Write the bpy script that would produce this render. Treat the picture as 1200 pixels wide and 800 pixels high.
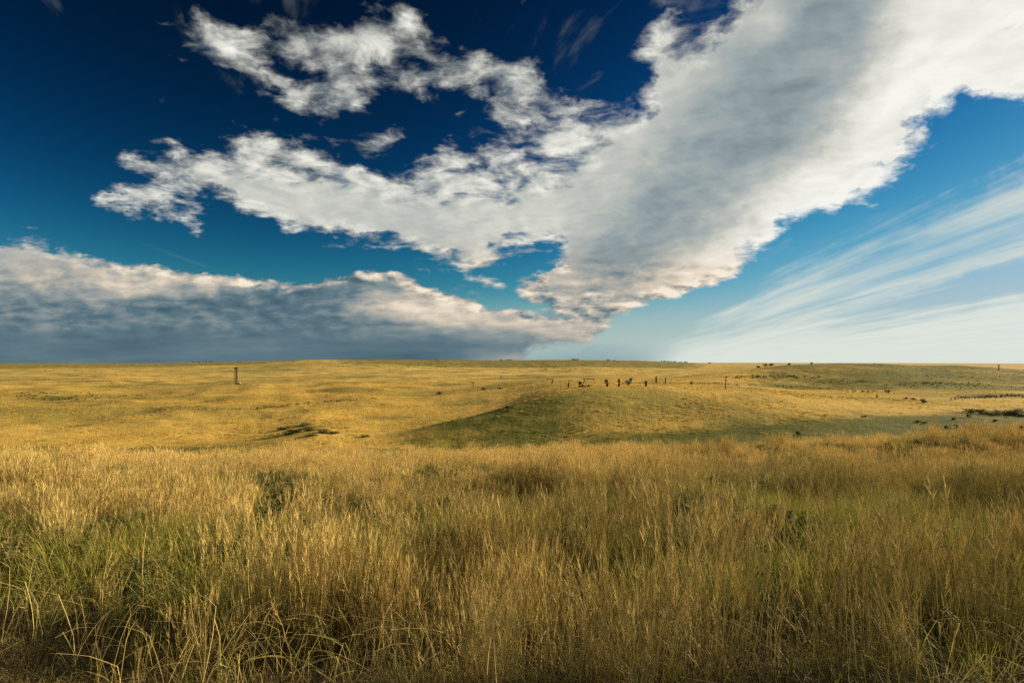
import bpy, bmesh, math, random
import numpy as np
from mathutils import Vector, Matrix

random.seed(7)
RNG = np.random.default_rng(11)
scene = bpy.context.scene
COL = scene.collection
for o in list(bpy.data.objects):
    bpy.data.objects.remove(o)

# ------------------------------------------------------------------ camera
EYE = 1.7                 # eye height above the roadside
F = 667.0                 # focal length in photo pixels (1200 px wide)
HOR = 425.0               # photo row of eye level
cam_d = bpy.data.cameras.new("camera")
cam = bpy.data.objects.new("camera", cam_d)
COL.objects.link(cam)
cam_d.sensor_width = 36.0
cam_d.lens = 36.0 * F / 1200.0
cam_d.shift_y = (HOR - 400.0) / 1200.0
cam_d.clip_start = 0.05
cam_d.clip_end = 60000.0
cam.location = (0, 0, EYE)
cam.rotation_euler = (math.radians(90), 0, 0)
scene.camera = cam

# ------------------------------------------------------------------ light
SUN_AZ = math.radians(68.0)      # to the right of the view direction (+Y)
SUN_EL = math.radians(16.0)
SUN_DIR = Vector((math.sin(SUN_AZ) * math.cos(SUN_EL), math.cos(SUN_AZ) * math.cos(SUN_EL), math.sin(SUN_EL)))
sun_d = bpy.data.lights.new("sun", 'SUN')
sun_d.energy = 5.0
sun_d.angle = math.radians(0.6)
sun_d.color = (1.0, 0.83, 0.58)
sun = bpy.data.objects.new("sun", sun_d)
COL.objects.link(sun)
sun.location = (60, 30, 60)
sun.rotation_euler = SUN_DIR.to_track_quat('Z', 'Y').to_euler()

vs = scene.view_settings
vs.view_transform = 'Standard'
vs.look = 'None'
vs.gamma = 1.0
vs.use_curve_mapping = False
vs.exposure = 0.85
SKY_STRENGTH = 0.1
scene.cycles.use_denoising = False
scene.cycles.max_bounces = 4
scene.cycles.diffuse_bounces = 2
scene.cycles.glossy_bounces = 1
scene.cycles.transmission_bounces = 2


def lin(r, g, b):
    def f(c):
        c /= 255.0
        return c / 12.92 if c <= 0.04045 else ((c + 0.055) / 1.055) ** 2.4
    return (f(r), f(g), f(b))


# ------------------------------------------------------------------ node helper
class NT:
    def __init__(self, tree):
        self.t = tree

    def n(self, typ, **kw):
        nd = self.t.nodes.new(typ)
        for k, v in kw.items():
            setattr(nd, k, v)
        return nd

    def put(self, sock, v):
        if hasattr(v, 'is_output'):
            self.t.links.new(v, sock)
        elif isinstance(v, (tuple, list)):
            v = tuple(v)
            n = len(sock.default_value)
            sock.default_value = (v + (1.0,))[:n] if len(v) < n else v[:n]
        else:
            sock.default_value = v

    def m(self, op, a, b=0.0, c=0.0, clamp=False):
        nd = self.n('ShaderNodeMath', operation=op, use_clamp=clamp)
        self.put(nd.inputs[0], a)
        self.put(nd.inputs[1], b)
        self.put(nd.inputs[2], c)
        return nd.outputs[0]

    def vm(self, op, a, b=(0, 0, 0)):
        nd = self.n('ShaderNodeVectorMath', operation=op)
        self.put(nd.inputs[0], a)
        if op == 'SCALE':
            self.put(nd.inputs[3], b)
        else:
            self.put(nd.inputs[1], b)
        return nd.outputs[0]

    def ss(self, x, lo, hi, a=0.0, b=1.0, kind='SMOOTHSTEP'):
        nd = self.n('ShaderNodeMapRange', interpolation_type=kind, clamp=True)
        for i, v in enumerate((x, lo, hi, a, b)):
            self.put(nd.inputs[i], v)
        return nd.outputs[0]

    def xyz(self, x, y, z=0.0):
        nd = self.n('ShaderNodeCombineXYZ')
        self.put(nd.inputs[0], x)
        self.put(nd.inputs[1], y)
        self.put(nd.inputs[2], z)
        return nd.outputs[0]

    def sep(self, v):
        nd = self.n('ShaderNodeSeparateXYZ')
        self.put(nd.inputs[0], v)
        return nd.outputs

    def noise(self, vec, scale, detail=6.0, rough=0.55, dist=0.0, dims='3D'):
        nd = self.n('ShaderNodeTexNoise', noise_dimensions=dims)
        self.put(nd.inputs['Vector'], vec)
        self.put(nd.inputs['Scale'], scale)
        self.put(nd.inputs['Detail'], detail)
        self.put(nd.inputs['Roughness'], rough)
        self.put(nd.inputs['Distortion'], dist)
        return nd.outputs

    def mix(self, fac, a, b, blend='MIX'):
        nd = self.n('ShaderNodeMix', data_type='RGBA', blend_type=blend)
        self.put(nd.inputs[0], fac)
        self.put(nd.inputs[6], a)
        self.put(nd.inputs[7], b)
        return nd.outputs[2]

    def ramp(self, fac, stops, interp='LINEAR'):
        nd = self.n('ShaderNodeValToRGB')
        cr = nd.color_ramp
        cr.interpolation = interp
        while len(cr.elements) < len(stops):
            cr.elements.new(0.5)
        for e, (p, c) in zip(cr.elements, stops):
            e.position = p
            e.color = (*c[:3], 1.0)
        self.put(nd.inputs[0], fac)
        return nd.outputs[0]


# ------------------------------------------------------------------ sky: Nishita + procedural clouds
PX0, PX1 = -100.0, 1300.0
PY0, PY1 = -100.0, 440.0
STEP = 10.0
GX = np.arange(PX0, PX1 + 1, STEP)
GY = np.arange(PY0, PY1 + 1, STEP)
MX, MY = np.meshgrid(GX, GY)


def blur(a, s):
    s = s / STEP
    if s < 0.2:
        return a
    k = int(math.ceil(s * 3))
    w = np.exp(-0.5 * (np.arange(-k, k + 1) / s) ** 2)
    w /= w.sum()
    b = np.pad(a, ((k, k), (k, k)), mode='edge')
    b = sum(w[i] * b[i:i + a.shape[0], :] for i in range(2 * k + 1))
    b = sum(w[i] * b[:, i:i + a.shape[1]] for i in range(2 * k + 1))
    return b


def inside(poly):
    # supersampled coverage of a polygon on the coarse grid
    acc = np.zeros_like(MX)
    n = len(poly)
    offs = (-3.3, 0, 3.3)
    for ox in offs:
        for oy in offs:
            X, Y = MX + ox, MY + oy
            c = np.zeros(MX.shape, bool)
            j = n - 1
            for i in range(n):
                xi, yi = poly[i]
                xj, yj = poly[j]
                if yi != yj:
                    cond = ((yi > Y) != (yj > Y)) & (X < (xj - xi) * (Y - yi) / (yj - yi) + xi)
                    c ^= cond
                j = i
            acc += c
    return acc / 9.0


def paint(field, poly, val, s):
    a = blur(inside(poly), s)
    return field * (1 - a) + val * a


def ell(cx, cy, rx, ry, rot=0.0, n=14):
    c, s = math.cos(math.radians(rot)), math.sin(math.radians(rot))
    return [(cx + rx * math.cos(t) * c - ry * math.sin(t) * s, cy + rx * math.cos(t) * s + ry * math.sin(t) * c)
            for t in np.linspace(0, 2 * math.pi, n, endpoint=False)]


# cloud cover
Rf = np.zeros_like(MX)
Rf = paint(Rf, [(185, 30), (240, 22), (275, 38), (330, 25), (400, 8), (460, 2), (505, 20), (510, 45), (560, 62), (620, 72),
                (640, 110), (600, 150), (560, 125), (520, 105), (480, 98), (450, 112), (420, 135), (380, 132), (340, 122),
                (300, 105), (250, 85), (205, 65)], 0.66, 13)
Rf = paint(Rf, ell(360, 105, 60, 16, 12), 0.85, 10)
Rf = paint(Rf, ell(415, 45, 60, 18, -5), 0.8, 10)
Rf = paint(Rf, ell(590, 100, 50, 30, 20), 0.75, 12)
Rf = paint(Rf, [(1320, -100), (1320, 100), (1200, 108), (1160, 120), (1140, 105), (1095, 122), (1080, 150), (1085, 180), (1060, 200),
                (1040, 215), (985, 240), (930, 262), (900, 283), (860, 302), (905, 301), (870, 318), (825, 334), (780, 350),
                (740, 364), (710, 376), (680, 370), (650, 360), (612, 350), (600, 338), (635, 322), (660, 305), (650, 285),
                (625, 280), (600, 282), (590, 300), (590, 315), (540, 310), (500, 296), (440, 280), (380, 279), (340, 273),
                (300, 252), (260, 234), (225, 217), (190, 207), (130, 210), (122, 197), (170, 180), (230, 177), (270, 180),
                (300, 168), (310, 152), (340, 165), (350, 185), (400, 196), (440, 206), (480, 200), (540, 190), (575, 198),
                (600, 190), (618, 150), (640, 118), (690, 140), (745, 130), (765, 105), (752, 70), (758, 20), (800, 25),
                (850, 22), (885, -20), (960, -110)], 1.0, 7)
Rf = paint(Rf, ell(190, 192, 70, 18, 8), 0.74, 10)
Rf = paint(Rf, [(230, 170), (330, 150), (420, 195), (600, 185), (640, 120), (760, 110), (700, 200), (560, 235), (330, 225)], 0.82, 16)
Rf = paint(Rf, ell(800, 50, 40, 28, 20), 0.70, 12)
Rf = paint(Rf, ell(610, 180, 30, 50, 10), 0.70, 15)
Rf = paint(Rf, ell(1186, 32, 16, 7, -40), 0.25, 5)
Rf = paint(Rf, ell(705, 349, 17, 4, 4), 0.1, 4)
Rf = paint(Rf, ell(608, 294, 30, 10, -5), 0.42, 8)
Rf = paint(Rf, [(95, 228), (150, 216), (205, 224), (240, 236), (236, 254), (190, 250), (135, 242)], 0.98, 4)
Rf = paint(Rf, ell(228, 270, 14, 6), 0.75, 4)
Rf = paint(Rf, ell(452, 166, 30, 12, 10), 0.6, 7)
Rf = paint(Rf, ell(518, 155, 18, 9, 20), 0.62, 5)
for _a in ((330, 140, 22, 7), (390, 165, 16, 6), (480, 140, 18, 8), (555, 140, 22, 10), (430, 185, 26, 8), (500, 180, 24, 9), (560, 165, 30, 14), (150, 250, 18, 5), (95, 205, 20, 5), (200, 130, 14, 4), (560, 350, 26, 6),
           (590, 330, 34, 9), (610, 355, 30, 7), (650, 362, 30, 7), (500, 318, 26, 6), (470, 308, 20, 5), (660, 385, 30, 8), (530, 330, 20, 6), (940, 330, 26, 4), (1140, 165, 10, 4)):
    Rf = np.maximum(Rf, paint(np.zeros_like(Rf), ell(*_a, 8), 0.62, 6))
Rf = paint(Rf, ell(540, 170, 25, 10, 20), 0.5, 7)
Rf = paint(Rf, [(-120, 279), (0, 285), (60, 290), (100, 301), (150, 313), (200, 316), (240, 325), (300, 331), (340, 333), (380, 326),
                (430, 320), (462, 324), (500, 336), (540, 350), (560, 364), (600, 366), (640, 372), (700, 372), (715, 384),
                (690, 399), (620, 408), (590, 445), (-120, 445)], 1.0, 4)
Rf = paint(Rf, ell(745, 391, 22, 4), 0.55, 4)
Rf = paint(Rf, ell(560, 332, 30, 10, 10), 0.55, 8)
# thin streaked cloud and low haze
Bf = np.zeros_like(MX)
Bf = paint(Bf, [(780, 400), (870, 345), (940, 305), (1000, 285), (1100, 235), (1200, 188), (1320, 140), (1320, 250), (1200, 282),
                (1100, 318), (1000, 350), (900, 405)], 0.62, 14)
Bf = paint(Bf, [(880, 300), (960, 268), (1060, 228), (1150, 205), (1060, 260), (960, 300), (880, 320)], 0.42, 10)
Bf = paint(Bf, [(900, 385), (1000, 345), (1100, 315), (1200, 283), (1320, 255), (1320, 275), (1200, 305), (1060, 342), (960, 372)], 0.85, 7)
Bf = paint(Bf, [(830, 445), (880, 408), (960, 388), (1060, 366), (1200, 345), (1320, 330), (1320, 445)], 0.8, 10)
Bf = paint(Bf, [(540, -20), (740, -20), (745, 60), (700, 140), (640, 110), (600, 66), (540, 40)], 0.30, 18)
Bf = paint(Bf, [(230, -30), (420, -30), (400, 30), (280, 35)], 0.20, 15)
Bf = paint(Bf, [(745, -20), (890, -20), (880, 40), (760, 30)], 0.5, 12)
Bf = paint(Bf, [(560, 415), (700, 400), (840, 400), (1000, 385), (1320, 380), (1320, 450), (500, 450)], 0.75, 9)
# brightness of the cloud (0 = slate underside, 1 = sunlit white)
Gf = np.full_like(MX, 0.72)
Gf = paint(Gf, [(170, 0), (620, -20), (650, 140), (420, 140), (200, 80)], 0.66, 20)
Gf = paint(Gf, [(880, -100), (1320, -100), (1320, 130), (1080, 160), (1060, 220), (930, 275), (860, 310), (780, 355), (740, 330), (880, 240), (1000, 120)], 1.0, 14)
Gf = paint(Gf, [(760, 210), (800, 120), (860, 60), (920, -100), (1060, -100), (1040, 40), (1000, 110), (950, 180), (880, 235), (800, 290),
                (740, 330), (690, 335), (670, 300), (720, 240)], 0.44, 20)
Gf = paint(Gf, ell(690, 200, 70, 40, 0), 0.74, 22)
Gf = paint(Gf, ell(800, 60, 40, 40, 0), 0.70, 14)
Gf = paint(Gf, ell(905, 20, 20, 22, 0), 0.8, 14)
Gf = paint(Gf, ell(650, 340, 45, 18, 0), 0.78, 10)
Gf = paint(Gf, ell(480, 262, 120, 14, 8), 0.60, 15)
Gf = paint(Gf, [(-120, 279), (0, 279), (130, 300), (350, 318), (480, 315), (720, 365), (720, 445), (-120, 445)], 0.30, 5)
Gf = paint(Gf, [(-120, 275), (0, 280), (100, 296), (160, 310), (190, 340), (130, 348), (60, 342), (-120, 338)], 0.64, 8)
Gf = paint(Gf, [(120, 308), (230, 318), (345, 328), (340, 338), (255, 340), (200, 350), (130, 348), (110, 325)], 0.80, 6)
Gf = paint(Gf, [(235, 325), (350, 329), (345, 341), (235, 342)], 1.0, 3)
Gf = paint(Gf, [(395, 318), (478, 320), (474, 331), (385, 330)], 1.0, 3)
Gf = paint(Gf, [(340, 335), (400, 330), (480, 333), (430, 350), (260, 362), (130, 366), (140, 356)], 0.12, 7)
Gf = paint(Gf, [(405, 350), (460, 342), (540, 343), (560, 365), (640, 370), (715, 374), (700, 396), (600, 392), (520, 385), (440, 368)], 0.82, 6)
Gf = paint(Gf, [(480, 330), (525, 335), (520, 350), (480, 345)], 0.60, 6)
Gf = paint(Gf, ell(55, 386, 8, 12), 0.5, 6)
Gf = paint(Gf, ell(265, 378, 20, 5), 0.5, 6)
Gf = paint(Gf, [(-120, 395), (560, 395), (560, 450), (-120, 450)], 0.21, 10)
Gf = paint(Gf, [(560, 400), (800, 400), (800, 450), (520, 450)], 0.40, 14)
Gf = paint(Gf, [(800, 385), (1320, 330), (1320, 450), (760, 450)], 0.86, 20)
Rf[:] = np.clip(Rf, 0, 1)
Bf[:] = np.clip(Bf * (1 + 0.12 * (MX > 760)), 0, 1)


def build_sky():
    w = bpy.data.worlds.new("World")
    scene.world = w
    w.use_nodes = True
    t = w.node_tree
    t.nodes.clear()
    N = NT(t)
    out = N.n('ShaderNodeOutputWorld')
    bg = N.n('ShaderNodeBackground')
    bg.inputs[1].default_value = SKY_STRENGTH
    t.links.new(bg.outputs[0], out.inputs[0])
    sky = N.n('ShaderNodeTexSky', sky_type='NISHITA')
    sky.sun_disc = False
    sky.sun_elevation = SUN_EL
    sky.sun_rotation = SUN_AZ
    sky.altitude = 900
    sky.air_density = 1.0
    sky.dust_density = 0.25
    sky.ozone_density = 3.0
    K = 1.0 / (SKY_STRENGTH * 2 ** vs.exposure)   # display value -> world value
    # deep polarised blue
    base = sky.outputs[0]
    bc = N.sep(N.vm('SCALE', base, 1.0 / K))
    pol = N.xyz(*[N.m('MULTIPLY', N.m('POWER', N.m('MAXIMUM', bc[i], 0.0), e), a) for i, (e, a) in enumerate(((4.5, 3.4), (3.5, 1.75), (3.9, 0.92)))])
    blue = N.vm('DIVIDE', pol, N.vm('ADD', N.vm('DIVIDE', pol, (0.44, 0.60, 0.72)), (1, 1, 1)))
    blue = N.vm('SCALE', blue, K)

    tc = N.n('ShaderNodeTexCoord')
    d = N.vm('NORMALIZE', tc.outputs['Generated'])
    x, y, z = N.sep(d)
    yy = N.m('MAXIMUM', y, 0.08)
    u = N.m('DIVIDE', x, yy)
    v = N.m('DIVIDE', z, yy)
    zc = N.m('MAXIMUM', z, 0.0)
    # horizontal cloud deck coordinates
    zp = N.m('ADD', zc, 0.16)
    cx = N.m('DIVIDE', x, zp)
    cy = N.m('DIVIDE', y, zp)
    P = N.xyz(cx, cy, 0.0)
    zq = N.m('ADD', zc, 0.05)
    sx = N.m('DIVIDE', N.m('SUBTRACT', x, N.m('MULTIPLY', y, 0.06)), zq)
    sy = N.m('DIVIDE', y, zq)
    # bank coordinates: towering cloud seen from the side
    Q = N.xyz(u, N.m('MULTIPLY', v, 2.6), 3.3)

    # warp of the cover map
    wn = N.noise(N.xyz(u, N.m('MULTIPLY', v, 1.4), 7.1), 11.0, 6.0, 0.62)
    wv = N.vm('SUBTRACT', wn[1], (0.5, 0.5, 0.5))
    wx, wy, wz = N.sep(wv)
    vfar = N.ss(v, 0.02, 0.3)
    pu = N.m('ADD', u, N.m('MULTIPLY', wx, N.m('ADD', 0.05, N.m('MULTIPLY', vfar, 0.05))))
    pv = N.m('ADD', v, N.m('MULTIPLY', wy, N.m('ADD', 0.012, N.m('MULTIPLY', vfar, 0.08))))
    U = N.m('DIVIDE', N.m('ADD', N.m('MULTIPLY', pu, F), 600.0 - PX0), PX1 - PX0, clamp=True)
    V = N.m('SUBTRACT', HOR, N.m('MULTIPLY', pv, F))
    # cover map: one curve node per row of directions
    rows = [-60, -30, 0, 25, 50, 75, 100, 122, 144, 166, 188, 210, 230, 250, 268, 284, 297, 308, 318, 327, 335, 343, 352, 361, 370, 380, 392, 406, 425]
    samp = np.linspace(PX0, PX1, 57)
    acc = None
    for i, ry in enumerate(rows):
        jy = (ry - PY0) / STEP
        j0 = int(math.floor(jy))
        fy = jy - j0
        vals = []
        for fld in (Rf, Gf, Bf):
            row = fld[j0] * (1 - fy) + fld[min(j0 + 1, len(GY) - 1)] * fy
            vals.append(np.interp(samp, GX, row))
        cu = N.n('ShaderNodeRGBCurve')
        mp = cu.mapping
        mp.extend = 'HORIZONTAL'
        for ch in range(3):
            c = mp.curves[ch]
            pts = c.points
            pts[0].location = (0.0, float(vals[ch][0]))
            pts[1].location = (1.0, float(vals[ch][-1]))
            for k in range(1, len(samp) - 1):
                pts.new(k / (len(samp) - 1), float(vals[ch][k]))
            for p in pts:
                p.handle_type = 'VECTOR'
        mp.update()
        N.put(cu.inputs[1], N.xyz(U, U, U))
        # tent weight of the row
        up = rows[i - 1] if i > 0 else None
        dn = rows[i + 1] if i < len(rows) - 1 else None
        wgt = None
        if up is not None:
            wgt = N.ss(V, float(up), float(ry), kind='LINEAR')
        if dn is not None:
            w2 = N.ss(V, float(ry), float(dn), 1.0, 0.0, kind='LINEAR')
            wgt = w2 if wgt is None else N.m('MULTIPLY', wgt, w2)
        term = N.vm('SCALE', cu.outputs[0], wgt)
        acc = term if acc is None else N.vm('ADD', acc, term)
    # outside the photographed part the sky goes on with the same broken cover
    inn = N.m('MULTIPLY', N.ss(y, 0.30, 0.55), N.ss(z, 0.62, 0.80, 1.0, 0.0))
    gen = N.noise(P, 0.35, 3.0, 0.5)[0]
    gR = N.ss(gen, 0.42, 0.60)
    field = N.mix(inn, N.xyz(gR, 0.62, 0.25), acc)
    R, G, B = N.sep(field)
    R = N.m('ADD', R, N.ss(R, 0.86, 1.0, 0.0, 0.55))

    # detail noise
    wp = N.noise(P, 4.0, 4.0, 0.55)[1]
    Pw = N.vm('ADD', P, N.vm('SCALE', N.vm('SUBTRACT', wp, (0.5, 0.5, 0.5)), 0.16))
    n1 = N.noise(Pw, 6.5, 9.0, 0.60)[0]
    n1b = N.noise(N.vm('ADD', Pw, (0.045, 0.012, 0.0)), 6.5, 7.0, 0.60)[0]
    wq = N.noise(Q, 7.0, 3.0, 0.5)[1]
    Qw = N.vm('ADD', Q, N.vm('SCALE', N.vm('SUBTRACT', wq, (0.5, 0.5, 0.5)), 0.06))
    n2 = N.noise(Qw, 20.0, 9.0, 0.60)[0]
    n2b = N.noise(N.vm('ADD', Qw, (0.014, 0.022, 0.0)), 20.0, 6.0, 0.58)[0]
    bl = N.ss(v, 0.155, 0.21)
    n = N.m('ADD', N.m('MULTIPLY', n1, bl), N.m('MULTIPLY', n2, N.m('SUBTRACT', 1.0, bl)))
    nb = N.m('ADD', N.m('MULTIPLY', n1b, bl), N.m('MULTIPLY', n2b, N.m('SUBTRACT', 1.0, bl)))
    dens = N.m('ADD', R, N.m('MULTIPLY', N.m('SUBTRACT', n, 0.5), N.m('ADD', 0.9, N.m('MULTIPLY', bl, 1.3))))
    alpha = N.ss(dens, 0.36, N.m('ADD', 0.68, N.m('MULTIPLY', bl, 0.36)))
    low = N.ss(v, 0.02, 0.09)
    relief = N.m('MULTIPLY', N.m('SUBTRACT', n, nb), N.m('MULTIPLY', N.m('MULTIPLY', low, N.ss(bl, 0.0, 1.0, 1.35, 1.0)), N.ss(R, 0.6, 1.5, 1.3, 0.30)))
    soft = N.noise(N.xyz(u, N.m('MULTIPLY', v, N.ss(v, 0.12, 0.25, 7.0, 3.0)), 1.7), 5.0, 5.0, 0.55)[0]
    bright = N.m('ADD', N.m('ADD', G, relief), N.m('MULTIPLY', N.m('SUBTRACT', soft, 0.5), N.ss(v, 0.02, 0.25, 0.42, 0.32)))
    # thick middle greyer, thin edges lighter
    thick = N.ss(dens, 0.75, 1.25)
    bright = N.m('ADD', bright, N.m('MULTIPLY', N.m('SUBTRACT', n, 0.5), N.m('ADD', N.ss(R, 0.6, 1.5, 0.45, 0.08), N.m('MULTIPLY', N.m('MULTIPLY', low, N.m('SUBTRACT', 1.0, bl)), 0.45))))
    bright = N.m('SUBTRACT', bright, N.m('MULTIPLY', thick, 0.05), clamp=True)
    ccol = N.ramp(bright, [(0.0, lin(62, 88, 104)), (0.2, lin(92, 117, 128)), (0.42, lin(150, 163, 166)),
                           (0.62, lin(188, 192, 186)), (0.8, lin(220, 220, 210)), (1.0, lin(246, 246, 238))])
    cwarm = N.ramp(bright, [(0.0, lin(62, 90, 106)), (0.22, lin(94, 119, 130)), (0.42, lin(140, 150, 152)),
                            (0.62, lin(186, 180, 168)), (0.8, lin(222, 208, 188)), (1.0, lin(246, 234, 214))])
    ccol = N.mix(N.ss(v, 0.14, 0.24), cwarm, ccol)
    ccol = N.vm('SCALE', ccol, K)
    # cirrus
    st = N.noise(N.xyz(N.m('MULTIPLY', sx, 2.2), N.m('MULTIPLY', sy, 0.22), 2.0), 1.6, 8.0, 0.58, 0.25)[0]
    st2 = N.noise(N.xyz(N.m('MULTIPLY', sx, 0.7), N.m('MULTIPLY', sy, 0.10), 5.0), 1.5, 4.0, 0.5)[0]
    st3 = N.noise(N.xyz(N.m('ADD', sx, N.m('MULTIPLY', sy, 0.5)), N.m('MULTIPLY', sy, 0.3), 8.0), 3.0, 8.0, 0.62, 0.9)[0]
    hi = N.ss(v, 0.34, 0.46)
    st = N.m('ADD', N.m('MULTIPLY', st3, hi), N.m('MULTIPLY', st, N.m('SUBTRACT', 1.0, hi)))
    cd = N.m('ADD', B, N.m('MULTIPLY', N.m('SUBTRACT', N.m('ADD', N.m('MULTIPLY', st, 0.6), N.m('MULTIPLY', st2, 0.4)), 0.5), N.m('ADD', 0.35, N.m('MULTIPLY', N.ss(v, 0.01, 0.09), 2.0))))
    ca = N.m('MULTIPLY', N.ss(cd, 0.22, 0.92), 0.92)
    cir = N.ramp(N.ss(G, 0.3, 0.9), [(0.0, lin(120, 150, 160)), (0.4, lin(176, 192, 192)), (1.0, lin(226, 231, 222))])
    cir = N.vm('SCALE', cir, K)
    blue = N.mix(N.ss(z, 0.13, 0.0, 0.0, 0.9), blue, N.vm('SCALE', N.xyz(*lin(172, 196, 197)), K))
    c1 = N.mix(ca, blue, cir)
    c2 = N.mix(alpha, c1, ccol)
    N.put(bg.inputs[0], c2)
    w.cycles.sampling_method = 'MANUAL'
    w.cycles.sample_map_resolution = 512


build_sky()

# ---- TERRAIN
# ------------------------------------------------------------------ numpy noise
def vnoise(x, y, seed=0):
    xi = np.floor(x).astype(np.int64)
    yi = np.floor(y).astype(np.int64)
    fx = x - xi
    fy = y - yi
    fx = fx * fx * fx * (fx * (fx * 6 - 15) + 10)
    fy = fy * fy * fy * (fy * (fy * 6 - 15) + 10)

    def h(a, b):
        k = (a * 374761393 + b * 668265263 + seed * 1442695041) & 0xFFFFFFFF
        k = ((k ^ (k >> 13)) * 1274126177) & 0xFFFFFFFF
        k = (k ^ (k >> 16)) & 0xFFFF
        return k / 65535.0
    a = h(xi, yi) * (1 - fx) + h(xi + 1, yi) * fx
    b = h(xi, yi + 1) * (1 - fx) + h(xi + 1, yi + 1) * fx
    return a * (1 - fy) + b * fy


def fbm(x, y, scale, octv=4, seed=0, gain=0.5):
    x = np.asarray(x, float) / scale
    y = np.asarray(y, float) / scale
    s, a, t = 0.0, 1.0, 0.0
    for i in range(octv):
        s = s + a * vnoise(x + 17.3 * i, y - 9.1 * i, seed + i)
        t += a
        a *= gain
        x, y = x * 2.03 * 0.8 - y * 2.03 * 0.6, x * 2.03 * 0.6 + y * 2.03 * 0.8
    return s / t      # 0..1


# ------------------------------------------------------------------ terrain profile: (depth m, photo row) per column of directions
def Zr(h, d):          # ground height below the eye -> row
    return HOR + h * F / d


NEAR = [(0.3, None, 1.72), (2.0, None, 1.80), (3.0, None, 2.0), (4.0, None, 2.3), (6.0, None, 2.7), (10.0, None, 3.15), (20.0, None, 4.5), (31.0, None, 6.0)]
COLS = {
    -300: [(44, 562), (60, 562), (100, 552), (150, 528), (220, 502), (320, 480), (450, 466), (620, 456), (900, 448), (1400, 440), (3000, 433), (8000, 428), (40000, 425.4)],
    0:    [(44, 557), (60, 559), (100, 548), (150, 524), (220, 500), (320, 479), (450, 465), (620, 455), (900, 447), (1400, 440), (3000, 432), (8000, 427), (40000, 425.4)],
    150:  [(44, 556), (60, 559), (100, 547), (150, 522), (220, 499), (320, 478), (450, 464), (620, 454), (900, 446), (1400, 439), (3000, 431), (7000, 426), (40000, 425.3)],
    300:  [(43, 553), (60, 557), (100, 544), (150, 518), (220, 497), (320, 476), (450, 460), (560, 450), (900, 444), (1400, 437), (2600, 429), (5000, 423.5), (40000, 424.8)],
    370:  [(43, 552), (60, 556), (100, 543), (135, 524), (165, 497), (180, 494), (205, 497), (300, 477), (450, 460), (600, 449), (900, 443), (1400, 436), (2200, 426), (3600, 421.5), (40000, 424.5)],
    450:  [(42, 549), (60, 555), (100, 541), (132, 524), (152, 513), (185, 508), (230, 497), (320, 474), (450, 460), (600, 450), (900, 443), (1400, 436), (2200, 427), (3800, 421.5), (40000, 424.5)],
    500:  [(42, 547), (60, 555), (100, 541), (132, 523), (158, 502), (172, 507), (230, 494), (320, 474), (450, 460), (600, 450), (900, 443), (1400, 437), (2400, 429), (4000, 422), (40000, 424.5)],
    550:  [(42, 546), (60, 555), (100, 541), (132, 523), (165, 489), (180, 496), (230, 487), (300, 473), (420, 460), (600, 450), (900, 444), (1400, 437), (2600, 429), (4500, 422.5), (40000, 424.5)],
    600:  [(42, 544), (60, 555), (100, 540), (132, 522), (172, 474), (190, 481), (240, 475), (300, 466), (400, 456), (600, 448.5), (900, 444), (1400, 437), (2800, 428), (4500, 422.5), (40000, 424.5)],
    650:  [(42, 542), (60, 554), (100, 539), (131, 521), (181, 463), (198, 466), (230, 459), (270, 454), (400, 450), (600, 445), (900, 441), (1800, 435), (2800, 427), (4200, 422), (40000, 424.5)],
    690:  [(42, 540), (60, 553), (100, 538), (130, 519), (188, 456.5), (205, 457), (235, 453.5), (280, 451), (400, 447.5), (600, 444), (900, 440), (1800, 434), (2800, 426), (4200, 422), (40000, 424.5)],
    750:  [(42, 537), (60, 550), (100, 535), (129, 516), (196, 455), (212, 454.5), (240, 452), (300, 449.5), (400, 447), (600, 444), (900, 440), (1800, 434.5), (2800, 427), (4200, 423), (40000, 424.8)],
    850:  [(42, 532), (60, 545), (100, 530), (128, 511), (196, 459), (212, 459), (240, 456), (300, 451.5), (340, 447), (400, 440), (470, 434.5), (560, 441), (900, 439), (1800, 436), (4000, 428), (40000, 424.9)],
    900:  [(42, 529), (60, 540), (100, 526), (126, 509), (193, 462.5), (212, 462), (250, 458), (330, 453), (400, 442), (450, 433), (500, 427.5), (640, 436), (1500, 434), (3000, 430), (40000, 424.9)],
    950:  [(42, 526), (60, 535), (100, 522), (125, 506), (190, 467), (215, 465), (260, 460), (330, 456), (400, 444), (460, 432), (520, 426), (700, 436), (40000, 425)],
    1050: [(42, 520), (60, 528), (100, 516), (122, 504), (180, 475), (215, 468), (260, 463), (330, 457), (400, 445), (460, 434), (530, 428), (700, 438), (40000, 425)],
    1150: [(42, 513), (60, 519), (95, 512), (118, 502), (165, 480), (215, 471), (260, 465), (330, 458), (400, 447), (460, 437), (540, 431), (700, 440), (40000, 425)],
    1250: [(42, 505), (60, 510), (90, 506), (115, 499), (160, 482), (215, 473), (260, 466), (330, 459), (400, 449), (460, 440), (550, 434.5), (700, 442), (40000, 425)],
    1500: [(42, 492), (60, 496), (85, 498), (110, 494), (160, 482), (215, 474), (260, 467), (330, 460), (400, 451), (460, 443), (560, 438), (700, 444), (40000, 425)],
}
LD = np.linspace(math.log(0.3), math.log(40000), 700)
CPX = np.arange(-300, 1501, 10.0)
_tab = []
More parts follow.
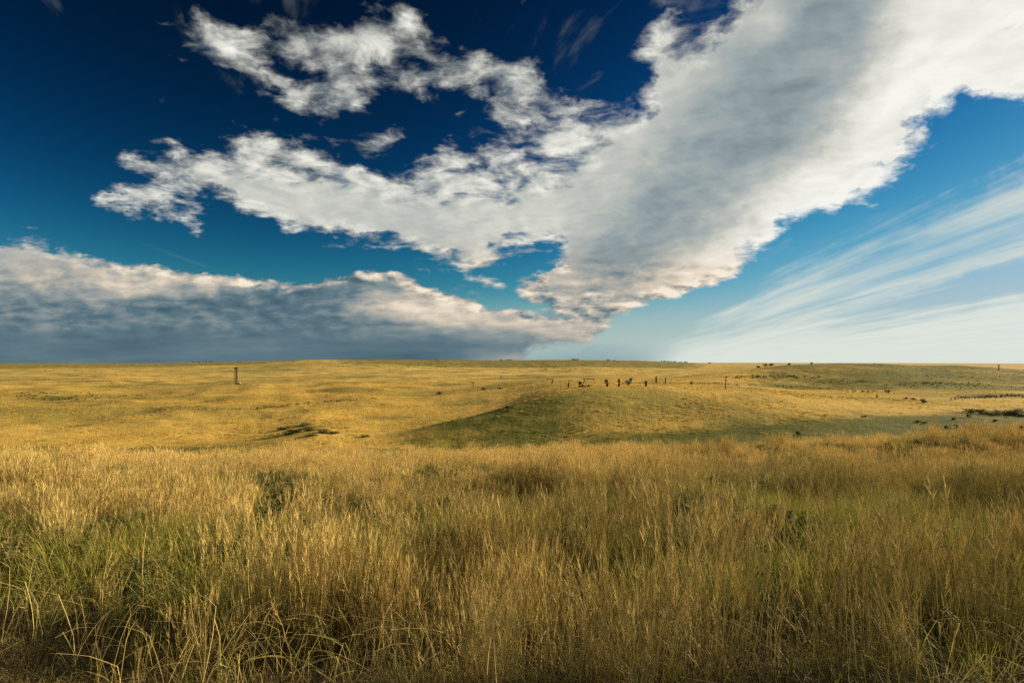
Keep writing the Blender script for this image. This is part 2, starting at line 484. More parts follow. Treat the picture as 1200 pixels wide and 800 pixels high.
for px in sorted(COLS):
    pts = [(math.log(d), -h) for d, _, h in NEAR] + [(math.log(d), -(py - HOR) / F * d) for d, py in COLS[px]]
    lx = np.array([p[0] for p in pts])
    lz = np.array([p[1] for p in pts])
    # interpolate the slope ratio z/d in log distance: monotone cubic
    rr = lz / np.exp(lx)
    h_ = np.diff(lx)
    dl = np.diff(rr) / h_
    mm = np.zeros(len(lx))
    mm[0], mm[-1] = dl[0], dl[-1]
    for i in range(1, len(lx) - 1):
        if dl[i - 1] * dl[i] > 0:
            w1, w2 = 2 * h_[i] + h_[i - 1], h_[i] + 2 * h_[i - 1]
            mm[i] = (w1 + w2) / (w1 / dl[i - 1] + w2 / dl[i])
    k = np.clip(np.searchsorted(lx, LD) - 1, 0, len(lx) - 2)
    tt = (LD - lx[k]) / h_[k]
    r = ((1 + 2 * tt) * (1 - tt) ** 2 * rr[k] + tt * (1 - tt) ** 2 * h_[k] * mm[k]
         + tt ** 2 * (3 - 2 * tt) * rr[k + 1] + tt ** 2 * (tt - 1) * h_[k] * mm[k + 1])
    _tab.append(r)
_tab = np.array(_tab)
_px = np.array(sorted(COLS), float)
TAB = np.array([np.interp(CPX, _px, _tab[:, j]) for j in range(len(LD))]).T      # [px, depth]
_s = 1.6
_k = np.exp(-0.5 * (np.arange(-5, 6) / _s) ** 2)
_k /= _k.sum()
_p = np.pad(TAB, ((5, 5), (0, 0)), mode='edge')
TAB = sum(_k[i] * _p[i:i + len(CPX)] for i in range(11))


def ground(x, y):
    x = np.asarray(x, float)
    y = np.asarray(y, float)
    yy = np.maximum(y, 0.31)
    px = np.clip(600 + F * x / yy, CPX[0], CPX[-1] - 0.01)
    a = (px - CPX[0]) / 10.0
    i = np.clip(np.floor(a).astype(int), 0, len(CPX) - 2)
    fa = a - i
    b = (np.log(np.minimum(yy, 39000.0)) - LD[0]) / (LD[1] - LD[0])
    j = np.clip(np.floor(b).astype(int), 0, len(LD) - 2)
    fb = b - j
    r = (TAB[i, j] * (1 - fa) + TAB[i + 1, j] * fa) * (1 - fb) + (TAB[i, j + 1] * (1 - fa) + TAB[i + 1, j + 1] * fa) * fb
    z = EYE + r * yy
    # uneven ground, wider and taller swells further away
    z = z + (fbm(x, y, 2.3, 3, 5) - 0.5) * 0.16 * np.clip((y - 2.0) / 4.0, 0, 1)
    z = z + (fbm(x, y, 16.0, 3, 8) - 0.5) * 0.8 * np.clip((y - 8.0) / 40.0, 0, 1)
    z = z + (fbm(x, y, 70.0, 4, 9) - 0.5) * 4.2 * np.clip((y - 130.0) / 200.0, 0, 1)
    z = z + (fbm(x * 0.9 + 0.35 * y, y * 0.8, 48.0, 3, 19) - 0.5) * 7.5 * np.clip((y - 95.0) / 90.0, 0, 1) * np.clip(1.6 - y / 900.0, 0, 1) * np.clip(1.0 - (px - 420) / 160.0, 0.22, 1)
    z = z + (fbm(x, y, 210.0, 3, 14) - 0.5) * 9.0 * np.clip((y - 260.0) / 250.0, 0, 1) * np.clip(1.3 - y / 3000.0, 0, 1) * np.clip(1.0 - (px - 640) / 150.0, 0.25, 1)
    z = z + (fbm(x, y, 420.0, 4, 10) - 0.5) * 15.0 * np.clip((y - 500.0) / 1500.0, 0, 1) * np.clip(1.0 - (y - 6000) / 8000.0, 0, 1)
    # shallow ditch beside the track
    dx, dy = x + 1.0, y - 4.9
    z = z - 0.30 * np.exp(-(((dx * 0.93 + dy * 0.37) / 2.6) ** 2 + ((-dx * 0.37 + dy * 0.93) / 1.0) ** 2))
    return z


def hit(px, py, d0=2.0, d1=30000.0):
    """first point of the terrain seen along a photo pixel"""
    d = np.exp(np.linspace(math.log(d0), math.log(d1), 6000))
    x = (px - 600) / F * d
    ray = EYE - (py - HOR) / F * d
    g = ground(x, d)
    idx = np.nonzero(g >= ray)[0]
    k = idx[0] if len(idx) else len(d) - 1
    return float(x[k]), float(d[k]), float(g[k])


# ------------------------------------------------------------------ materials
MATS = {}


def material(name):
    m = bpy.data.materials.new(name)
    m.use_nodes = True
    m.node_tree.nodes.clear()
    N = NT(m.node_tree)
    N.outn = N.n('ShaderNodeOutputMaterial')
    MATS[name] = m
    return m, N


def principled(N, color, rough=0.8, metal=0.0, bump=None, spec=0.3):
    b = N.n('ShaderNodeBsdfPrincipled')
    N.put(b.inputs['Base Color'], color)
    N.put(b.inputs['Roughness'], rough)
    N.put(b.inputs['Metallic'], metal)
    N.put(b.inputs['Specular IOR Level'], spec)
    if bump is not None:
        N.put(b.inputs['Normal'], bump)
    N.t.links.new(b.outputs[0], N.outn.inputs[0])
    return b


def bumpn(N, h, strength, dist):
    b = N.n('ShaderNodeBump')
    N.put(b.inputs['Strength'], strength)
    N.put(b.inputs['Distance'], dist)
    N.put(b.inputs['Height'], h)
    return b.outputs[0]


GOLD = (0.70, 0.42, 0.085)
GOLD2 = (0.54, 0.36, 0.085)
STRAW = (0.74, 0.50, 0.15)
OLIVE = (0.21, 0.18, 0.045)
FARPALE = (0.60, 0.46, 0.18)
GREEN = (0.072, 0.088, 0.014)
DGREEN = (0.055, 0.075, 0.020)


def mat_ground():
    m, N = material('prairie_ground')
    geo = N.n('ShaderNodeNewGeometry')
    P = geo.outputs['Position']
    x, y, z = N.sep(P)
    flat = N.xyz(x, y, 0.0)
    at = N.n('ShaderNodeAttribute', attribute_name='green')
    dk = N.n('ShaderNodeAttribute', attribute_name='brush')
    big = N.noise(flat, 0.004, 5.0, 0.55)[0]
    mid = N.noise(flat, 0.022, 6.0, 0.6)[0]
    sml = N.noise(flat, 0.16, 6.0, 0.65)[0]
    fin = N.noise(flat, 1.3, 5.0, 0.65)[0]
    c = N.mix(N.ss(big, 0.36, 0.64), GOLD, GOLD2)
    c = N.mix(N.ss(mid, 0.48, 0.66, 0.0, 0.8), c, OLIVE)
    c = N.mix(N.ss(N.noise(flat, 0.0016, 4.0, 0.6)[0], 0.50, 0.62, 0.0, 0.5), c, OLIVE)
    c = N.mix(N.ss(N.noise(N.xyz(N.m('MULTIPLY', x, 0.6), y, 3.0), 0.0085, 5.0, 0.6)[0], 0.48, 0.60, 0.0, 0.8), c, OLIVE)
    c = N.mix(N.ss(sml, 0.54, 0.70, 0.0, 0.5), c, OLIVE)
    c = N.mix(N.ss(sml, 0.46, 0.30, 0.0, 0.55), c, STRAW)
    c = N.mix(N.ss(fin, 0.50, 0.72, 0.0, 0.60), c, OLIVE)
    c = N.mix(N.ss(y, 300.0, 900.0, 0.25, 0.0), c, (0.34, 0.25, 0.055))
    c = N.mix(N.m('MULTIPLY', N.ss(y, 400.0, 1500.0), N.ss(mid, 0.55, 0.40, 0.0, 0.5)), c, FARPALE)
    g = N.m('ADD', at.outputs['Fac'], N.m('MULTIPLY', N.m('SUBTRACT', N.m('ADD', N.m('MULTIPLY', mid, 0.5), N.m('MULTIPLY', sml, 0.5)), 0.5), 1.4))
    gcol = N.mix(N.ss(fin, 0.4, 0.7, 0.0, 0.6), GREEN, OLIVE)
    c = N.mix(N.ss(g, 0.22, 0.72, 0.0, 0.94), c, gcol)
    b = N.m('ADD', dk.outputs['Fac'], N.m('MULTIPLY', N.m('SUBTRACT', sml, 0.5), 1.5))
    c = N.mix(N.ss(b, 0.35, 0.8, 0.0, 0.85), c, DGREEN)
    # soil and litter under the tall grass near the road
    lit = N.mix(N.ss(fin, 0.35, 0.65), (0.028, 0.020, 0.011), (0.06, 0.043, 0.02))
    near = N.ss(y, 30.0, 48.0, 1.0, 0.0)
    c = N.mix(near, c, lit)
    h = N.m('ADD', N.m('MULTIPLY', sml, 2.0), N.m('MULTIPLY', fin, 0.5))
    bp = bumpn(N, h, 0.55, 0.9)
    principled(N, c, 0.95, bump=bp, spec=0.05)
    return m


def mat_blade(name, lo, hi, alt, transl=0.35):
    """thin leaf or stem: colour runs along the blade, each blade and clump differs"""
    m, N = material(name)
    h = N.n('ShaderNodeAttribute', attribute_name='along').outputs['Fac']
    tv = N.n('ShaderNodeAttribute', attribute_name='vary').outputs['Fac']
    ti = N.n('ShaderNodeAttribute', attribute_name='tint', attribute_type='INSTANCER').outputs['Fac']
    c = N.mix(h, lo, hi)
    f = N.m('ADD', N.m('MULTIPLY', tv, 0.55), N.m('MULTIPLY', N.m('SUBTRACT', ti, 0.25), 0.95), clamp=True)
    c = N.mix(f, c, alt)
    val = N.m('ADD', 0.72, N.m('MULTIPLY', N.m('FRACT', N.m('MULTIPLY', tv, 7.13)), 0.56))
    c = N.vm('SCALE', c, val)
    d = N.n('ShaderNodeBsdfPrincipled')
    N.put(d.inputs['Base Color'], c)
    d.inputs['Roughness'].default_value = 0.7
    d.inputs['Specular IOR Level'].default_value = 0.18
    tr = N.n('ShaderNodeBsdfTranslucent')
    N.put(tr.inputs[0], c)
    mx = N.n('ShaderNodeMixShader')
    mx.inputs[0].default_value = transl
    N.t.links.new(d.outputs[0], mx.inputs[1])
    N.t.links.new(tr.outputs[0], mx.inputs[2])
    N.t.links.new(mx.outputs[0], N.outn.inputs[0])
    return m


def mat_simple(name, c1, c2, scale=3.0, rough=0.8, metal=0.0, bump=0.3):
    m, N = material(name)
    tc = N.n('ShaderNodeTexCoord').outputs['Object']
    n = N.noise(tc, scale, 5.0, 0.6)[0]
    c = N.mix(N.ss(n, 0.35, 0.65), c1, c2)
    principled(N, c, rough, metal, bumpn(N, n, bump, 0.03))
    return m


mat_ground()
mat_blade('dry_stem', (0.30, 0.205, 0.060), (0.77, 0.55, 0.18), (0.20, 0.165, 0.038), 0.14)  # last colour also carries the shade painted on the right foreground
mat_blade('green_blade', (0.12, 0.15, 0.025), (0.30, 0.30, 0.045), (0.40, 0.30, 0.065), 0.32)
mat_blade('litter_blade', (0.07, 0.048, 0.018), (0.17, 0.11, 0.04), (0.05, 0.05, 0.014), 0.05)
mat_blade('bent_straw', (0.40, 0.31, 0.09), (0.62, 0.44, 0.17), (0.40, 0.36, 0.09), 0.25)
mat_blade('forb_leaf', (0.10, 0.12, 0.02), (0.40, 0.33, 0.04), (0.20, 0.22, 0.04), 0.4)
mat_blade('tussock_leaf', (0.58, 0.37, 0.08), (0.80, 0.52, 0.12), (0.14, 0.15, 0.030), 0.35)
mat_blade('brush_leaf', (0.050, 0.055, 0.018), (0.095, 0.100, 0.035), (0.16, 0.14, 0.05), 0.2)
mat_blade('bushy_leaf', (0.07, 0.075, 0.018), (0.15, 0.15, 0.035), (0.20, 0.17, 0.05), 0.25)
mat_blade('juniper_leaf', (0.018, 0.022, 0.010), (0.040, 0.045, 0.020), (0.05, 0.045, 0.02), 0.1)
mat_blade('weed_leaf', (0.16, 0.20, 0.03), (0.34, 0.40, 0.06), (0.30, 0.30, 0.06), 0.4)
mat_blade('scrub_leaf', (0.12, 0.105, 0.030), (0.22, 0.18, 0.055), (0.10, 0.11, 0.03), 0.2)
mat_blade('yellow_flower', (0.62, 0.42, 0.02), (0.75, 0.52, 0.03), (0.55, 0.40, 0.03), 0.3)
mat_simple('dark_wood', (0.030, 0.022, 0.015), (0.065, 0.045, 0.028), 4.0, 0.9)
mat_simple('pale_wood', (0.20, 0.13, 0.075), (0.30, 0.20, 0.12), 4.0, 0.85)
mat_simple('rusty_steel', (0.045, 0.026, 0.016), (0.09, 0.05, 0.028), 3.0, 0.8, 0.1)
mat_simple('black_steel', (0.014, 0.012, 0.010), (0.032, 0.026, 0.02), 3.0, 0.8, 0.1)
mat_simple('grey_paint', (0.22, 0.22, 0.20), (0.34, 0.33, 0.30), 2.0, 0.55)
mat_simple('green_paint', (0.055, 0.075, 0.045), (0.10, 0.12, 0.07), 2.0, 0.5)
mat_simple('rubber', (0.018, 0.017, 0.016), (0.035, 0.032, 0.03), 6.0, 0.9)
mat_simple('concrete', (0.42, 0.39, 0.34), (0.55, 0.52, 0.46), 2.0, 0.9)
mat_simple('bark', (0.05, 0.036, 0.024), (0.10, 0.075, 0.05), 8.0, 0.9)


def tag(o, label=None, cat=None, group=None, kind=None):
    if label:
        o['label'] = label
    if cat:
        o['category'] = cat
    if group:
        o['group'] = group
    if kind:
        o['kind'] = kind
    return o


def mesh_obj(name, verts, faces, mat, parent=None, link=True, smooth=False, attrs=None):
    me = bpy.data.meshes.new(name)
    me.from_pydata([tuple(v) for v in verts], [], faces)
    if smooth:
        me.polygons.foreach_set('use_smooth', np.ones(len(faces), bool))
    if mat:
        me.materials.append(MATS[mat])
    for k, a in (attrs or {}).items():
        at = me.attributes.new(k, 'FLOAT', 'POINT')
        at.data.foreach_set('value', np.asarray(a, np.float32))
    me.update()
    o = bpy.data.objects.new(name, me)
    if link:
        COL.objects.link(o)
    if parent:
        o.parent = parent
    return o


# ------------------------------------------------------------------ the ground: one sheet to the horizon all round
def build_ground():
    rr = np.concatenate([[0.4], np.exp(np.linspace(math.log(0.8), math.log(45000), 330))])
    fr = np.linspace(-52, 52, 440)
    bk = np.linspace(52, 308, 90)[1:-1]
    az = np.radians(np.concatenate([fr, bk]))
    na = len(az)
    A, R_ = np.meshgrid(az, rr)
    X = R_ * np.sin(A)
    Y = R_ * np.cos(A)
    Z = ground(X, Y)
    verts = np.stack([X.ravel(), Y.ravel(), Z.ravel()], 1)
    verts = np.vstack([verts, [[0, 0, float(ground(0.0, 0.0))]]])
    nr = len(rr)
    i = np.arange(nr - 1)[:, None] * na
    a = np.arange(na)[None, :]
    b = (a + 1) % na
    q = np.stack([(i + a), (i + b), (i + na + b), (i + na + a)], -1).reshape(-1, 4)[:, ::-1]
    me = bpy.data.meshes.new('ground')
    nq = len(q)
    tri = np.stack([np.full(na, nr * na), (np.arange(na) + 1) % na, np.arange(na)], 1)
    me.vertices.add(len(verts))
    me.vertices.foreach_set('co', verts.ravel())
    loops = np.concatenate([q.ravel(), tri.ravel()])
    me.loops.add(len(loops))
    me.loops.foreach_set('vertex_index', loops.astype(np.int32))
    me.polygons.add(nq + na)
    st = np.concatenate([np.arange(nq) * 4, nq * 4 + np.arange(na) * 3])
    me.polygons.foreach_set('loop_start', st.astype(np.int32))
    me.update(calc_edges=True)
    me.validate()
    me.polygons.foreach_set('use_smooth', np.ones(len(me.polygons), bool))
    for nm, fn in (('green', green_at), ('brush', brush_at)):
        at = me.attributes.new(nm, 'FLOAT', 'POINT')
        at.data.foreach_set('value', fn(verts[:, 0], verts[:, 1]).astype(np.float32))
    me.materials.append(MATS['prairie_ground'])
    o = bpy.data.objects.new('ground', me)
    COL.objects.link(o)
    tag(o, 'rolling golden prairie running to the horizon', kind='structure')
    return o


def pxof(x, y):
    return 600 + F * np.asarray(x) / np.maximum(np.asarray(y), 0.3)


def sstep(x, a, b):
    t = np.clip((x - a) / (b - a), 0, 1)
    return t * t * (3 - 2 * t)


def green_at(x, y):
    """damp hollows where the grass stays green"""
    px = pxof(x, y)
    g = np.zeros_like(np.asarray(x, float))
    # valley floor, greener to the right
    g = np.maximum(g, (0.55 + 0.45 * sstep(px, 560, 800)) * sstep(px, 250, 480) * np.exp(-np.abs((y - 118) / 24.0) ** 3))
    g = np.maximum(g, 0.75 * sstep(px, 850, 1050) * sstep(y, 100, 115) * (1 - sstep(y, 145, 165)))
    g = np.maximum(g, 0.62 * sstep(px, 430, 500) * (1 - sstep(px, 640, 740)) * sstep(y, 118, 130) * (1 - sstep(y, 170, 190)))  # left flank of the valley hill: its shade painted in as green
    g = np.maximum(g, 0.60 * (1 - sstep(px, 200, 460)) * sstep(y, 56, 70) * (1 - sstep(y, 130, 190)))
    # far rises
    g = np.maximum(g, 0.55 * sstep(y, 1900, 2500) * (1 - sstep(y, 5000, 9000)) * sstep(px, 330, 430) * (1 - sstep(px, 800, 860)))
    g = np.maximum(g, 0.5 * sstep(y, 2600, 3600) * (1 - sstep(px, 330, 430)))
    g = np.maximum(g, 0.56 * sstep(y, 290, 350) * (1 - sstep(y, 700, 800)) * sstep(px, 820, 930))
    g = np.maximum(g, 0.30 * sstep(y, 45, 55) * (1 - sstep(y, 60, 75)))
    return g


def brush_at(x, y):
    px = pxof(x, y)
    b = np.zeros_like(np.asarray(x, float))

    def spot(cx, cy, sx, sy, a, slope=0.0):
        nonlocal b
        py = HOR + (EYE - ground(x, y)) * F / np.maximum(y, 0.3)
        b = np.maximum(b, a * np.exp(-((px - cx) / sx) ** 2 - ((py - cy - slope * (px - cx)) / sy) ** 2))
    for s_ in ((360, 499, 40, 8, .7), (60, 466, 45, 5, .7), (150, 465, 40, 3, .5), (1130, 484, 70, 6, .65), (900, 442, 45, 2.5, .8), (1080, 449, 60, 4, .7), (980, 447, 30, 3, .6),
               (1160, 464, 50, 3, .8), (640, 430, 40, 2.2, .6), (500, 443, 45, 1.4, .6), (440, 428, 30, 3, .5), (850, 449, 60, 1.4, .6), (990, 455, 40, 2, .6)):
        spot(*s_)
    return np.where((np.asarray(y) > 50), b, 0)


build_ground()

# ---- GRASS
# ------------------------------------------------------------------ tuft builders
class Tuft:
    def __init__(self):
        self.v, self.f, self.al, self.va = [], [], [], []

    def ribbon(self, pts, w0, w1, side, vary, a0=0.0, a1=1.0):
        n = len(pts)
        b = len(self.v)
        for i, p in enumerate(pts):
            t = i / (n - 1)
            w = (w0 * (1 - t) + w1 * t) * 0.5
            self.v.append(p - side * w)
            self.v.append(p + side * w)
            self.al += [a0 + (a1 - a0) * t] * 2
            self.va += [vary] * 2
        for i in range(n - 1):
            k = b + 2 * i
            self.f.append((k, k + 1, k + 3, k + 2))

    def tri(self, a, b, c, vary, al=1.0):
        k = len(self.v)
        self.v += [a, b, c]
        self.al += [al] * 3
        self.va += [vary] * 3
        self.f.append((k, k + 1, k + 2))

    def obj(self, name, mat, link=False, parent=None):
        return mesh_obj(name, self.v, self.f, mat, parent, link, attrs={'along': self.al, 'vary': self.va})


def curve_pts(rnd, base, h, lean_dir, lean, seg, wob=0.02, droop=0.0):
    pts = []
    for i in range(seg + 1):
        t = i / seg
        off = lean * (t ** 1.6)
        z = h * t - droop * h * t ** 3
        pts.append(base + lean_dir * off + Vector((rnd.gauss(0, wob) * t, rnd.gauss(0, wob) * t, z)))
    return pts


def rdir(rnd):
    a = rnd.uniform(0, 2 * math.pi)
    return Vector((math.cos(a), math.sin(a), 0))


def tuft_stem(seed, n, hmin, hmax, spread, head=True, w=0.0035, bunch=None):
    """clump of seeding stems, each with a fine branched head"""
    r = random.Random(seed)
    T = Tuft()
    bd = rdir(r)
    for k in range(n):
        d = rdir(r)
        rad = spread * math.sqrt(r.random())
        base = d * rad
        h = r.uniform(hmin, hmax)
        ld = (d * 0.7 + rdir(r) * 0.8 + bd * 0.35).normalized()
        pts = curve_pts(r, base, h, ld, r.uniform(0.02, 0.20) * h, 4, 0.004)
        side = rdir(r)
        va = r.random()
        T.ribbon(pts, w, w * 0.45, side, va, 0, 0.8)
        # one or two narrow leaves off the stem
        for _ in range(r.choice((0, 1, 1, 2))):
            p = pts[1].lerp(pts[2], r.random())
            dd = rdir(r)
            L = r.uniform(0.08, 0.2)
            T.ribbon([p, p + dd * L * 0.5 + Vector((0, 0, L * 0.55)), p + dd * L + Vector((0, 0, L * 0.35))], w * 1.1, w * 0.3, dd.cross(Vector((0, 0, 1))), r.random(), 0.2, 0.7)
        if head:
            p0, p1 = pts[-2], pts[-1]
            ax = (p1 - p0).normalized()
            hl = r.uniform(0.10, 0.20)
            for q in range(9):
                t = q / 9.0
                s = p1 + ax * (t - 0.6) * hl
                dd = (rdir(r) * (0.022 * (1.15 - t)) + ax * 0.045)
                sd = rdir(r) * min(w * 0.75, 0.0026)
                T.tri(s - sd, s + sd, s + dd, va, 1.0)
                T.tri(s + dd * 0.55 - sd * 0.9, s + dd * 0.55 + sd * 0.9, s + dd * 1.5, va, 1.0)
    return T


def tuft_leaf(seed, n, hmin, hmax, spread, w=0.006, droop=0.25, lean=0.55):
    r = random.Random(seed)
    T = Tuft()
    for k in range(n):
        d = rdir(r)
        base = d * spread * math.sqrt(r.random())
        h = r.uniform(hmin, hmax)
        pts = curve_pts(r, base, h, (d + rdir(r) * 0.6).normalized(), r.uniform(0.1, lean) * h, 4, 0.008, droop * r.random())
        T.ribbon(pts, w * r.uniform(0.7, 1.2), w * 0.15, rdir(r), r.random())
    return T


def tuft_litter(seed, n):
    r = random.Random(seed)
    T = Tuft()
    for k in range(n):
        base = rdir(r) * 0.2 * math.sqrt(r.random()) + Vector((0, 0, r.uniform(0.0, 0.05)))
        d = rdir(r)
        L = r.uniform(0.08, 0.32)
        up = r.uniform(-0.02, 0.16)
        pts = [base, base + d * L * 0.5 + Vector((0, 0, up)), base + d * L + Vector((r.gauss(0, .03), r.gauss(0, .03), up * r.uniform(0.2, 1.2)))]
        T.ribbon(pts, 0.004, 0.0025, rdir(r), r.random())
    return T


def tuft_bent(seed, n):
    """tall dead stalks that have kinked over"""
    r = random.Random(seed)
    T = Tuft()
    for k in range(n):
        base = rdir(r) * 0.14 * r.random()
        d = rdir(r)
        h = r.uniform(0.30, 0.62)
        p = [base]
        cur = base.copy()
        lean = r.uniform(0.02, 0.12)
        for i in range(4):
            cur = cur + Vector((0, 0, h / 4)) + d * lean * (0.4 + i * 0.5) * 0.35 + Vector((r.gauss(0, .008), r.gauss(0, .008), 0))
            p.append(cur.copy())
        # arch over
        if r.random() < 0.8:
            L = r.uniform(0.2, 0.5)
            dirn = (d + Vector((0, 0, r.uniform(0.1, 0.9)))).normalized()
            for i in range(4):
                dirn = (dirn + Vector((0, 0, -r.uniform(0.05, 0.38)))).normalized()
                cur = cur + dirn * L / 4
                p.append(cur.copy())
        T.ribbon(p, 0.0065, 0.0035, rdir(r), r.random())
        if r.random() < 0.5:
            q = p[2]
            dd = (rdir(r) + Vector((0, 0, 0.5))).normalized() * r.uniform(0.1, 0.3)
            T.ribbon([q, q + dd * 0.6, q + dd + Vector((0, 0, -0.05))], 0.007, 0.0015, rdir(r), r.random())
    return T


def tuft_forb(seed, n, hmax, flowers=True):
    """leafy weed with small leaves all the way up"""
    r = random.Random(seed)
    T = Tuft()
    for k in range(n):
        d = rdir(r)
        h = r.uniform(0.6, 1.0) * hmax
        pts = curve_pts(r, d * 0.06 * r.random(), h, d, r.uniform(0.05, 0.3) * h, 5, 0.008)
        T.ribbon(pts, 0.005, 0.003, rdir(r), r.random(), 0, 0.4)
        for i in range(1, 6):
            for _ in range(5):
                p = pts[i - 1].lerp(pts[i], r.random())
                dd = (rdir(r) + Vector((0, 0, r.uniform(0.1, 0.9)))).normalized() * r.uniform(0.03, 0.075)
                sd = dd.cross(Vector((0, 0, 1))).normalized() * 0.006
                T.ribbon([p, p + dd * 0.5, p + dd], 0.006, 0.002, sd.normalized(), r.random(), i / 6, min(1, i / 5))
    return T


def tuft_dome(seed, n, rad, h, w):
    """far tussock: a low cushion of broad blades"""
    r = random.Random(seed)
    T = Tuft()
    for k in range(n):
        d = rdir(r)
        rr = rad * math.sqrt(r.random())
        hh = h * (1 - 0.55 * (rr / rad) ** 2) * r.uniform(0.6, 1.15)
        b = d * rr
        tip = b + d * r.uniform(0, 0.35) * h + Vector((r.gauss(0, .05) * h, r.gauss(0, .05) * h, hh))
        T.ribbon([b, b.lerp(tip, 0.55) + Vector((0, 0, hh * 0.1)), tip], w, w * 0.25, rdir(r), r.random())
    return T


# ------------------------------------------------------------------ scatter
def scatter(name, label, cat, protos, pts, scale, tint, idx, tilt=0.12):
    """one countless mass of plants: prototypes spread over points"""
    coll = bpy.data.collections.new(name + '_plants')
    for p in protos:
        coll.objects.link(p)
    n = len(pts)
    me = bpy.data.meshes.new(name)
    me.vertices.add(n)
    me.vertices.foreach_set('co', np.asarray(pts, np.float32).ravel())
    rot = np.stack([RNG.normal(0, tilt, n), RNG.normal(0, tilt, n), RNG.uniform(0, 2 * math.pi, n)], 1)
    a = me.attributes.new('rot', 'FLOAT_VECTOR', 'POINT')
    a.data.foreach_set('vector', rot.astype(np.float32).ravel())
    for k, val, typ in (('size', scale, 'FLOAT'), ('tint', tint, 'FLOAT'), ('pick', idx, 'INT')):
        a = me.attributes.new(k, typ, 'POINT')
        a.data.foreach_set('value', np.asarray(val, np.int32 if typ == 'INT' else np.float32))
    o = bpy.data.objects.new(name, me)
    COL.objects.link(o)
    ng = bpy.data.node_groups.new(name + '_scatter', 'GeometryNodeTree')
    ng.interface.new_socket('Geometry', in_out='INPUT', socket_type='NodeSocketGeometry')
    ng.interface.new_socket('Geometry', in_out='OUTPUT', socket_type='NodeSocketGeometry')
    gi = ng.nodes.new('NodeGroupInput')
    go = ng.nodes.new('NodeGroupOutput')
    ci = ng.nodes.new('GeometryNodeCollectionInfo')
    ci.inputs['Collection'].default_value = coll
    ci.inputs['Separate Children'].default_value = True
    ci.inputs['Reset Children'].default_value = True
    iop = ng.nodes.new('GeometryNodeInstanceOnPoints')
    iop.inputs['Pick Instance'].default_value = True

    def named(nm, typ):
        nd = ng.nodes.new('GeometryNodeInputNamedAttribute')
        nd.data_type = typ
        nd.inputs[0].default_value = nm
        return nd.outputs[0]
    L = ng.links.new
    L(gi.outputs[0], iop.inputs['Points'])
    L(ci.outputs[0], iop.inputs['Instance'])
    L(named('pick', 'INT'), iop.inputs['Instance Index'])
    e2r = ng.nodes.new('FunctionNodeEulerToRotation')
    L(named('rot', 'FLOAT_VECTOR'), e2r.inputs[0])
    L(e2r.outputs[0], iop.inputs['Rotation'])
    L(named('size', 'FLOAT'), iop.inputs['Scale'])
    L(iop.outputs[0], go.inputs[0])
    md = o.modifiers.new('scatter', 'NODES')
    md.node_group = ng
    tag(o, label, cat, kind='stuff')
    return o


def fan_points(n, d0, d1, power=1.0, margin=1.06):
    """random points of the field in view (plus a margin), even on the ground when power = 1"""
    u = RNG.random(n)
    e = 2.0 * power
    y = (d0 ** e + u * (d1 ** e - d0 ** e)) ** (1 / e)
    x = RNG.uniform(-1, 1, n) * (y * margin + 1.2)
    return x, y


def track_mask(x, y):
    """distance into the bare track edge at the lower left (negative = on the track)"""
    return (x + 2.6) * 0.57 + (y - 3.3) * 0.82


def lay(x, y, sink=0.0):
    return np.stack([x, y, ground(x, y) - sink], 1)


def clump(x, y, sc, seed):
    return fbm(x, y, sc, 3, seed)


def shrub_meshes(seed, tall=1.0, gappy=0.0):
    r = random.Random(seed)
    T = Tuft()
    lobes = []
    for i in range(9):
        a = r.uniform(0, 6.28)
        rr = r.uniform(0.08, 0.34)
        lobes.append((Vector((math.cos(a) * rr, math.sin(a) * rr, r.uniform(0.10, 0.72) * tall)), r.uniform(0.16, 0.28)))
    for k in range(900):
        c, rad = r.choice(lobes)
        d = Vector((r.gauss(0, 1), r.gauss(0, 1), r.gauss(0, 1))).normalized()
        p = c + d * rad * (r.random() ** 0.5)
        if p.z < 0.02:
            continue
        s1 = Vector((r.gauss(0, 1), r.gauss(0, 1), r.gauss(0, 1))).normalized() * r.uniform(0.03, 0.065)
        s2 = d.cross(s1).normalized() * r.uniform(0.015, 0.035)
        T.tri(p - s2, p + s2, p + s1 * 1.6, r.random(), min(1, p.z / tall))
    S = Tuft()
    for c, rad in lobes:
        b = Vector((r.gauss(0, .04), r.gauss(0, .04), -0.12))
        mid = b.lerp(c, 0.5) + Vector((r.gauss(0, .03), r.gauss(0, .03), 0))
        for sd in (Vector((1, 0, 0)), Vector((0, 1, 0))):
            S.ribbon([b, mid, c], 0.06, 0.02, sd, 0.5)
    return T, S


